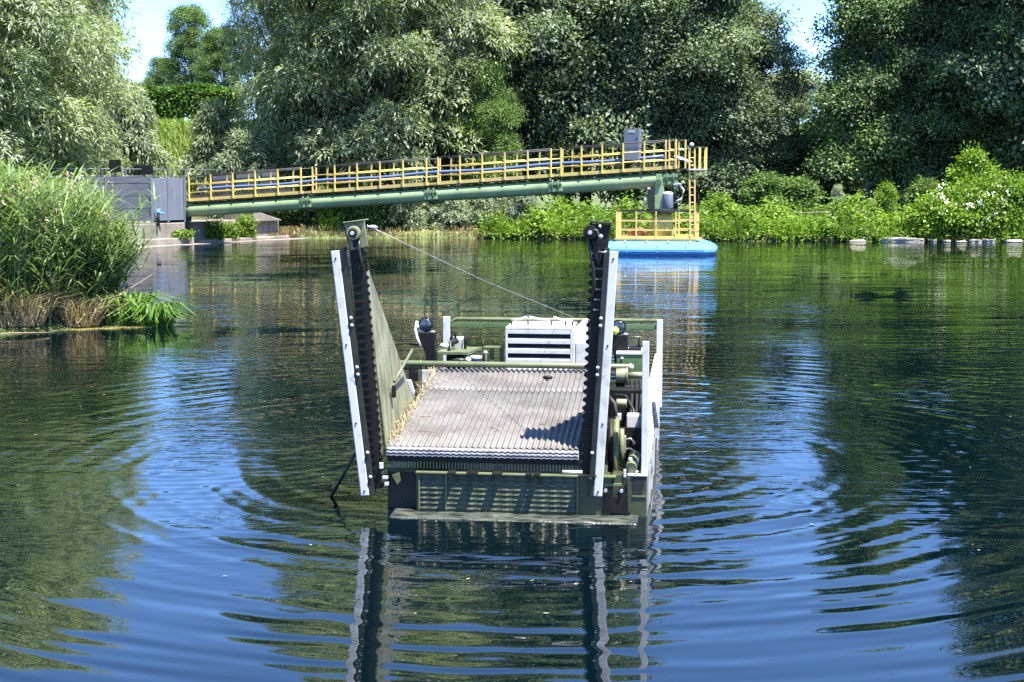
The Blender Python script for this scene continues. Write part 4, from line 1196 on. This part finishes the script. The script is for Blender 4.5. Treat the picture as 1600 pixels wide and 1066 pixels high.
# cutter arms
def cutter_arm(side, gt, gb, ct, cbm, ft, fb_, teeth_dir):
    arm = empty('cutter_arm', (0, 0, 0), 0, boat)
    g_ = MB().bar((gb[0], -.075, gb[1]), (gt[0], -.075, gt[1]), .076, .06, (0, 1, 0)).build('guard_bar', M['white'], arm, .008)
    d_ = (Vector((gt[0], 0, gt[1])) - Vector((gb[0], 0, gb[1]))).normalized()
    L_ = math.hypot(gt[0] - gb[0], gt[1] - gb[1])
    for q in (.02, .30, .62, .97):
        p = Vector((gb[0], 0, gb[1])) + d_ * L_ * q
        MB().cyl((p.x, -.112, p.z), (p.x, -.104, p.z), .009, 8).build('rivet', M['dark_metal'], arm)
    # backing channel
    off = .062 * teeth_dir
    MB().bar((gb[0] + off, -.05, gb[1]), (gt[0] + off, -.05, gt[1] + .03), .045, .10, (0, 1, 0)).build('backing_channel', M['dark_metal'], arm, .005)
    for q in (.08, .18, .50, .53, .70, .73):
        p = Vector((gb[0] + off, 0, gb[1])) + d_ * L_ * q
        MB().ball((p.x + .012 * teeth_dir, -.11, p.z), .016, 8, 6).build('bolt', M['white_dirty'], arm)
    # knife bar
    kb = MB().bar((cbm[0], -.01, cbm[1]), (ct[0], -.01, ct[1]), .115, .05, (0, 1, 0)).build('knife_bar', M['black'], arm, .004)
    m = MB()
    dk_ = (Vector((ct[0], 0, ct[1])) - Vector((cbm[0], 0, cbm[1]))); LL = dk_.length; dk_.normalize()
    sd = Vector((dk_.z, 0, -dk_.x)) * teeth_dir
    cnt = int(LL / .072)
    for i in range(cnt):
        p = Vector((cbm[0], -.012, cbm[1])) + dk_ * (i + .5) * LL / cnt + sd * .055
        m.prism([p - dk_ * .032, p + sd * .034 - dk_ * .012, p + sd * .034 + dk_ * .008, p + dk_ * .030], (0, .016, 0))
        m.box((p.x - sd.x * .06 - .03, -.045, p.z - .006), (p.x - sd.x * .06 + .03, -.036, p.z + .004))
    m.build('knife_teeth', M['black'], kb)['kind'] = 'stuff'
    MB().bar((fb_[0], .02, fb_[1]), (ft[0], .02, ft[1]), .018, .03, (0, 1, 0)).build('edge_flange', M['plate'], arm)
    return arm
aL = cutter_arm(-1, (-1.61, 2.36), (-1.36, .15), (-1.435, 2.44), (-1.285, .20), (-1.36, 2.2), (-1.205, .24), 1)
aR = cutter_arm(1, (.868, 2.37), (.742, .20), (.745, 2.42), (.652, .27), (.70, 2.2), (.605, .5), -1)
# arm heads with pulleys
def head(arm, poly, cx, cz, mat, s):
    h_ = MB().prism([(x, -.07, z) for x, z in poly], (0, .014, 0)).build('head_bracket', M[mat], arm, .004)
    MB().prism([(poly[0][0], -.10, poly[0][1] + .004), (poly[1][0], -.10, poly[1][1] + .004), (poly[1][0], .10, poly[1][1] + .004), (poly[0][0], .10, poly[0][1] + .004)], (0, 0, .012)).build('head_cap', M[mat], h_, .003)
    MB().prism([(poly[0][0] - .006, -.07, poly[0][1]), (poly[0][0] - .006, .10, poly[0][1]), (poly[3][0] - .006, .10, poly[3][1]), (poly[3][0] - .006, -.07, poly[3][1])], (.012, 0, 0)).build('head_cheek', M['black'], h_, .002)
    MB().cyl((cx, -.14, cz), (cx, -.075, cz), .062, 20).build('pulley', M['plate' if s < 0 else 'black'], h_, .006)
    MB().cyl((cx, -.155, cz), (cx, -.14, cz), .040, 16).build('pulley_rim', M['black'], h_, .003)
    MB().cyl((cx, -.175, cz), (cx, -.155, cz), .020, 6).build('pulley_nut', M['bright_metal'], h_, .002)
    return h_
hL = head(aL, [(-1.535, 2.60), (-1.345, 2.625), (-1.315, 2.40), (-1.475, 2.36)], -1.435, 2.52, 'plate', -1)
hR = head(aR, [(.655, 2.61), (.842, 2.60), (.81, 2.36), (.69, 2.36)], .665, 2.535, 'black', 1)
MB().bar((-1.435, -.05, 2.50), (-1.415, -.04, 2.28), .055, .05, (0, 1, 0)).build('link_arm', M['black'], aL, .004)
MB().tube([(-1.40, -.06, 2.47), (-1.395, -.08, 2.38), (-1.38, -.07, 2.28), (-1.372, -.05, 2.18)], .014, 8).build('hydraulic_hose', M['dark_metal'], aL)
MB().bar((.70, -.05, 2.46), (.745, -.04, 2.28), .07, .05, (0, 1, 0)).build('link_arm', M['black'], aR, .004)
MB().tube([(.655, -.08, 2.49), (.665, -.10, 2.36), (.69, -.10, 2.22), (.70, -.08, 2.08), (.685, -.06, 1.95)], .016, 8).build('hydraulic_hose', M['rubber'], aR)
MB().tube([(.69, -.1, 2.47), (.735, -.1, 2.40), (.71, -.1, 2.33), (.74, -.1, 2.26)], .014, 8).build('hydraulic_hose', M['rubber'], aR)
MB().tube([(.67, -.13, 2.56), (.72, -.13, 2.55), (.745, -.13, 2.49), (.72, -.13, 2.42)], .016, 8).build('crank_link', M['dark_metal'], aR)
MB().ball((.755, -.13, 2.50), .022, 8, 6).build('nut', M['bright_metal'], aR)
MB().ball((.745, -.09, 2.585), .018, 8, 6).build('nut', M['bright_metal'], aR)
for i, z_ in enumerate((2.30, 2.21, 2.12, 2.03, 1.94, 1.85)):
    MB().box((.69, -.062, z_), (.78 - i * .008, -.05, z_ + .012)).build('guide_clip', M['grey_light'], aR)
MB().tube([(.735, -.08, 2.365), (.78, -.1, 2.36), (.82, -.09, 2.375)], .008, 6).build('spring_clip', M['bright_metal'], aR)
# stay cables
bp(MB().tube([(-1.335, -.02, 2.585), (-.55, 1.9, 1.965), (.22, 3.8, 1.42)], .0028, 6), 'stay_cable', 'bright_metal', 0)
bp(MB().tube([(.66, .0, 2.56), (-.3, 1.6, 2.0), (-1.26, 3.2, 1.46)], .0032, 6), 'stay_cable', 'dark_metal', 0)
bp(MB().ball((-1.30, .06, 2.565), .022, 8, 6, (2.2, 1, 1)), 'shackle', 'bright_metal', 0)
# cross tube
ct_ = bp(MB().cyl((-1.545, 2.36, 1.05), (.915, 2.36, 1.048), .031, 14), 'cross_tube', 'olive', .004)
bp(MB().ball((-1.55, 2.36, 1.05), .034, 10, 8), 'tube_cap', 'white', 0, ct_)
bp(MB().ball((.92, 2.36, 1.048), .034, 10, 8), 'tube_cap', 'white_dirty', 0, ct_)
bp(MB().cyl((-1.31, 2.36, 1.05), (-1.29, 2.36, 1.05), .036, 14), 'tube_collar', 'olive', 0, ct_)
# left bracket work between plate and cross tube
bp(MB().box((-1.42, 2.3, .37), (-1.30, 2.42, 1.02)), 'tube_post', 'black')
bp(MB().box((-1.26, 2.2, .80), (-1.12, 2.24, 1.0)), 'side_bracket', 'white_dirty')
bp(MB().prism([(-1.37, 1.8, .95), (-1.30, 1.8, .95), (-1.26, 1.8, .82), (-1.28, 1.8, .68), (-1.36, 1.8, .72)], (0, .03, 0)), 'side_bracket', 'white_dirty')
bp(MB().box((-1.275, 2.05, .60), (-1.25, 2.1, 1.02)), 'side_upright', 'hull')
bp(MB().box((-1.20, 1.42, .37), (-1.17, 4.2, .80)), 'inner_side_panel', 'hull')
bp(MB().box((.58, 1.34, .37), (.60, 4.2, .92)), 'inner_side_panel', 'hull')
bp(MB().cyl((-1.54, .3, .46), (-1.90, .55, -.12), .016, 8), 'prop_rod', 'dark_metal', 0)
bp(MB().tube([(-1.25, .02, .58), (-1.21, -.03, .50), (-1.23, -.03, .42)], .014, 6), 'edge_hook', 'black', 0)
bp(MB().box((-1.235, -.07, .395), (-1.20, -.04, .45)), 'edge_bolt', 'white', .003)
bp(MB().box((-1.21, -.06, .30), (-1.16, -.03, .325)), 'edge_bolt', 'white', .003)
bp(MB().box((-1.19, -.06, .24), (-1.155, -.03, .27)), 'edge_bolt', 'white', .003)
bp(MB().prism([(-1.13, -.02, .33), (-1.06, -.02, .36), (-1.05, -.02, .28), (-1.08, -.02, .24)], (0, .02, 0)), 'latch_plate', 'olive', .002)

# engine cover with louvres
ec = empty('engine_cover', (0, 0, 0), 0, boat)
MB().box((-.52, 3.53, .70), (.21, 4.15, 1.31)).build('casing', M['black'], ec)
MB().box((-.54, 3.50, 1.305), (.22, 4.2, 1.335)).build('top_sheet', M['white'], ec, .006)
for x_ in (-.54, .195): MB().box((x_, 3.50, .72), (x_ + .025, 4.2, 1.304)).build('side_sheet', M['white'], ec, .004)
for i in range(5):
    z_ = 1.285 - i * .112
    MB().prism([(-.514, 3.50, z_ + .02), (-.514, 3.50, z_ - .026), (-.514, 3.57, z_ + .03), (-.514, 3.57, z_ + .065)] if i else [(-.514, 3.50, z_ + .018), (-.514, 3.50, z_ - .026), (-.514, 3.56, z_ - .01), (-.514, 3.56, z_ + .018)], (.708, 0, 0)).build('louvre_slat', M['white'], ec, .003)
MB().prism([(.222, 3.52, .72), (.222, 3.52, 1.30), (.30, 3.95, 1.385), (.345, 4.1, 1.385), (.345, 4.1, .72)], (0.012, 0, 0)).build('side_cowl', M['white'], ec, .004)
MB().box((.25, 3.56, .85), (.44, 3.9, 1.165)).build('battery_box', M['white'], ec, .01)
for x0_, x1_, z0_, z1_ in ((-.50, -.32, 1.395, 1.43), (-.30, -.06, 1.43, 1.40), (-.02, .20, 1.43, 1.385)):
    MB().tube([(x0_, 3.75, z0_), ((x0_ + x1_) / 2, 3.74, (z0_ + z1_) / 2 - .01), (x1_, 3.72, z1_)], .013, 8).build('lifting_handle', M['white_dirty'], ec)
for x_ in (-.50, -.31, -.04, .12, .20): MB().cyl((x_, 3.74, 1.33), (x_, 3.74, 1.40), .010, 6).build('handle_foot', M['dark_metal'], ec)
# operator's bench, levers, steering hose
bp(MB().prism([(-1.27, 3.2, 1.045), (-.92, 3.2, 1.045), (-.84, 3.72, 1.045), (-1.27, 3.72, 1.045)], (0, 0, .035)), 'control_bench', 'olive')
bp(MB().box((-1.2, 3.4, .4), (-1.0, 3.6, 1.045)), 'bench_leg', 'black')
vb = bp(MB().box((-1.12, 3.5, 1.08), (-1.03, 3.6, 1.19)), 'valve_block', 'white_dirty')
bp(MB().cyl((-1.14, 3.55, 1.195), (-1.01, 3.55, 1.195), .022, 10), 'valve_bar', 'white_dirty', 0, vb)
bp(MB().tube([(-1.16, 3.52, 1.10), (-1.165, 3.5, 1.20), (-1.15, 3.5, 1.27), (-1.115, 3.5, 1.27), (-1.11, 3.5, 1.20)], .014, 8), 'lever', 'black', 0, vb)
bp(MB().cyl((-1.0, 3.5, 1.08), (-.995, 3.48, 1.25), .016, 8), 'lever', 'black', 0, vb)
bp(MB().tube([(-1.08, 3.42, 1.18), (-1.14, 3.36, 1.16), (-1.155, 3.3, 1.07), (-1.12, 3.28, .98), (-1.16, 3.2, .90)], .032, 10), 'hydraulic_hose', 'dark_metal', 0)
bp(MB().tube([(-1.14, 3.25, .95), (-1.05, 3.2, .985), (-.94, 3.2, .985)], .028, 10), 'steering_grip', 'dark_metal', 0)
bp(MB().ball((-.92, 3.2, .99), .035, 10, 8), 'grip_knob', 'white', 0)
bp(MB().cyl((-.86, 3.35, .99), (-.86, 3.35, 1.02), .075, 18), 'filler_cap', 'white', .004)
bp(MB().cyl((-.86, 3.35, .90), (-.86, 3.35, .99), .06, 18), 'filler_neck', 'blue_hose', .004)
bp(MB().ball((-1.24, 3.5, 1.11), .04, 10, 8, (1.4, 1, .9)), 'gauge', 'white_dirty', 0)
bp(MB().box((-.80, 3.55, 1.08), (-.57, 3.68, 1.10)), 'step_plate', 'olive')
for x_ in (-.73, -.62): bp(MB().box((x_, 3.58, .5), (x_ + .045, 3.64, 1.08)), 'step_leg', 'olive')
bp(MB().cyl((-.76, 3.45, .6), (-.76, 3.45, 1.03), .035, 10), 'gear_stick', 'black', 0)
bp(MB().ball((-.76, 3.45, 1.045), .025, 8, 6), 'stick_knob', 'white', 0)
# work lamps on tapered black housings, one each side
def lamp(cx, tilt, lab):
    l_ = empty('work_lamp', (cx, 3.2, 0), 0, boat); l_['label'] = lab
    MB().prism([(-.10, -.06, 1.30), (.10, -.06, 1.30), (.10, -.06, 1.0), (.02 * tilt + .03, -.06, .40), (-.03 * tilt, -.06, .40), (-.05 + .05 * tilt, -.06, 1.05)], (0, .14, 0)).build('housing', M['black'], l_, .01)
    MB().cyl((0, -.04, 1.385), (0, .12, 1.385), .082, 18, .06).build('drum', M['black'], l_, .01)
    MB().ball((0.0, -.035, 1.385), .066, 14, 10, (1, .35, 1)).build('lens', M['lens'], l_)
    MB().box((-.02, -.02, 1.28), (.02, .05, 1.32)).build('swivel', M['dark_metal'], l_)
    MB().cyl((-.10, 0, 1.30), (.10, 0, 1.30), .014, 10).build('mount_bar', M['bright_metal'], l_)
    return l_
lL = lamp(-1.39, 1, 'blue work lamp on black housing by the control bench')
MB().tube([(-.10, -.02, 1.42), (-.115, -.05, 1.33), (-.09, -.08, 1.24), (-.05, -.09, 1.14)], .016, 8).build('strap', M['white'], lL)
MB().ball((-.10, -.03, 1.36), .03, 8, 6).build('knob', M['white'], lL)
MB().cyl((-.2, 0, 1.16), (-.06, 0, 1.15), .012, 6).build('lamp_stay', M['black'], lL)
lR = lamp(.755, 0, 'blue work lamp on black housing behind the upright arm')
MB().ball((-.04, -.06, 1.345), .045, 8, 6).build('reflector_tag', M['hivis'], lR)
# rear railing
bp(MB().tube([(-1.30, 4.08, 1.295), (-1.19, 4.08, 1.365), (1.2, 4.08, 1.372)], .022, 10), 'rear_handrail', 'olive', 0)
bp(MB().box((-1.30, 4.06, 1.27), (1.2, 4.10, 1.325)), 'rear_lower_rail', 'tank')
bp(MB().box((-1.345, 4.03, .37), (-1.265, 4.09, 1.39)), 'rear_post', 'white')
bp(MB().box((1.145, 4.03, .37), (1.215, 4.09, 1.385)), 'rear_post', 'white')
bp(MB().box((-1.70, 2.45, .95), (-1.66, 2.5, 1.24)), 'mooring_post', 'white_dirty')
bp(MB().bar((-1.69, 2.47, .97), (-1.3, 2.42, 1.0), .03, .03), 'mooring_arm', 'black')
# right hand machinery bay
bp(MB().box((1.118, .03, .386), (1.178, .09, 1.57)), 'front_post', 'white', .006)
bp(MB().box((1.00, -.012, .372), (1.178, .10, .386)), 'post_foot', 'white', .002)
for i in range(8):
    z_ = .44 + i * .062
    bp(MB().box((1.168, .12, z_), (1.186, 4.02, z_ + .042)), 'side_slat', 'white', .003)
for y_ in (1.3, 2.6): bp(MB().box((1.150, y_, .386), (1.166, y_ + .06, .95)), 'slat_upright', 'white')
bp(MB().box((1.13, .12, .96), (1.18, 4.02, .995)), 'side_rail', 'white_dirty')
bp(MB().bar((1.19, .9, .92), (1.20, 2.2, .45), .03, .05, (1, 0, 0)), 'diagonal_brace', 'white')
bp(MB().box((1.1705, .06, -.25), (1.176, 4.38, .38)), 'side_skin', 'side_grey', 0)
for i in range(6): bp(MB().box((1.176, .5 + i * .7, -.2), (1.19, .53 + i * .7, .38)), 'skin_rib', 'white_dirty', 0)
tk = bp(MB().box((.74, 3.0, .80), (1.06, 3.5, 1.10)), 'fuel_tank', 'tank', .01)
bp(MB().box((.735, 2.99, 1.101), (1.065, 3.51, 1.125)), 'tank_lid', 'white', .003, tk)
bp(MB().ball((.80, 2.985, 1.06), .016, 8, 6), 'tank_plug', 'white', 0, tk)
bp(MB().box((.86, 3.15, 1.126), (1.0, 3.4, 1.15)), 'tank_pad', 'black', .004, tk)
bp(MB().cyl((.97, 3.3, 1.15), (.97, 3.3, 1.26), .010, 6), 'dip_stick', 'black', 0, tk)
bp(MB().cyl((.88, 3.3, 1.26), (1.0, 3.3, 1.26), .012, 6), 'dip_handle', 'olive', 0, tk)
hm = bp(MB().cyl((.77, 2.35, .96), (.88, 2.35, .96), .078, 18), 'hydraulic_motor', 'plate', .006)
bp(MB().cyl((.88, 2.35, .96), (1.10, 2.35, .965), .035, 12), 'motor_shaft', 'plate', 0, hm)
bp(MB().cyl((.875, 2.35, .96), (.895, 2.35, .96), .088, 18), 'motor_flange', 'plate', .003, hm)
bp(MB().box((.72, 2.0, .40), (1.14, 2.2, .86)), 'gear_case', 'black', .01)
for x_ in (.93, .98, 1.02): bp(MB().tube([(x_, 2.25, .93), (x_ + .02, 2.1, .84), (x_ + .03, 1.7, .70), (x_ + .01, 1.4, .55)], .016, 8), 'hydraulic_hose', 'dark_metal', 0)
bp(MB().tube([(.80, 1.6, .86), (.92, 1.3, .90), (1.0, 1.1, .80), (1.04, 1.0, .65)], .013, 8), 'hydraulic_hose', 'dark_metal', 0)
bp(MB().tube([(.78, .5, 1.02), (.86, .45, .95), (.87, .4, .85), (.80, .4, .78), (.76, .4, .80)], .022, 8), 'hydraulic_hose', 'rubber', 0)
bp(MB().cyl((.835, 1.2, .84), (.935, 1.2, .84), .042, 16), 'return_filter', 'plate', .005)
bp(MB().box((.85, .75, .745), (.90, .85, .80)), 'filter_cap', 'white_dirty')
bp(MB().tube([(.78, .4, .755), (.83, .36, .73), (.87, .36, .76)], .018, 8), 'hose_fitting', 'white', 0)
bp(MB().box((.952, .8, .655), (1.065, .95, .79)), 'junction_box', 'white', .008)
bp(MB().box((1.066, .82, .66), (1.12, .94, .785)), 'junction_mount', 'grey_steel', .004)
vv = bp(MB().box((.905, .38, .50), (.965, .46, .66)), 'valve_body', 'plate', .008)
for z_ in (.625, .535): bp(MB().tube([(.955, .40, z_), (1.01, .38, z_ + .015), (1.035, .37, z_ - .005), (1.04, .37, z_ - .035)], .011, 8), 'valve_handle', 'bright_metal', 0, vv)
bp(MB().cyl((.885, .15, .28), (.88, .34, .82), .028, 12), 'lift_cylinder', 'olive', 0)
bp(MB().cyl((.935, .30, .36), (.93, .32, .74), .024, 12), 'pipe_riser', 'olive', 0)
bp(MB().cyl((.84, .22, .36), (.83, .36, .82), .03, 12), 'pipe_riser', 'black', 0)
wc = bp(MB().cyl((1.03, .05, .435), (1.05, .32, .50), .052, 18), 'winch_drum', 'olive', .004)
bp(MB().ball((1.02, .1, .50), .022, 8, 6), 'winch_nut', 'white', 0, wc)
bp(MB().bar((.975, .0, .43), (.975, .0, .36), .022, .03), 'winch_bracket', 'white_dirty', .003, wc)
bp(MB().bar((1.085, .0, .42), (1.065, .0, .37), .022, .03), 'winch_bracket', 'white_dirty', .003, wc)
bp(MB().box((.70, .62, .386), (1.12, .66, .70)), 'bay_backing', 'black')  # black panel added to keep the bay's background dark
# dark pocket and clevis at the bow corner
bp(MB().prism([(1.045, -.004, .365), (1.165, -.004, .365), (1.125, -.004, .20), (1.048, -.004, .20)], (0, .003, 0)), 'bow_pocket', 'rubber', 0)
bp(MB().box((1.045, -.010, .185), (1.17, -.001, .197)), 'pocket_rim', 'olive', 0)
cv = bp(MB().prism([(.78, -.06, .04), (1.0, -.06, .04), (1.0, -.06, .20), (.97, -.06, .28), (.93, -.06, .28), (.92, -.06, .20), (.87, -.06, .20), (.86, -.06, .29), (.82, -.06, .29), (.79, -.06, .20)], (0, .05, 0)), 'clevis_bracket', 'black', .004)
bp(MB().cyl((.81, -.085, .25), (.81, -.06, .25), .016, 8), 'clevis_bolt', 'bright_metal', 0, cv)
bp(MB().cyl((.95, -.085, .25), (.95, -.06, .25), .016, 8), 'clevis_bolt', 'bright_metal', 0, cv)
bp(MB().bar((.80, -.045, .295), (.95, -.045, .30), .025, .03), 'clevis_pin', 'olive', .003, cv)
bp(MB().bar((1.02, -.02, .05), (1.01, -.02, .36), .03, .03), 'bow_stanchion', 'hull', .003)
bp(MB().tube([(1.215, 1.5, .45), (1.22, .9, .16), (1.20, .1, -.02)], .008, 6), 'mooring_line', 'dark_metal', 0)
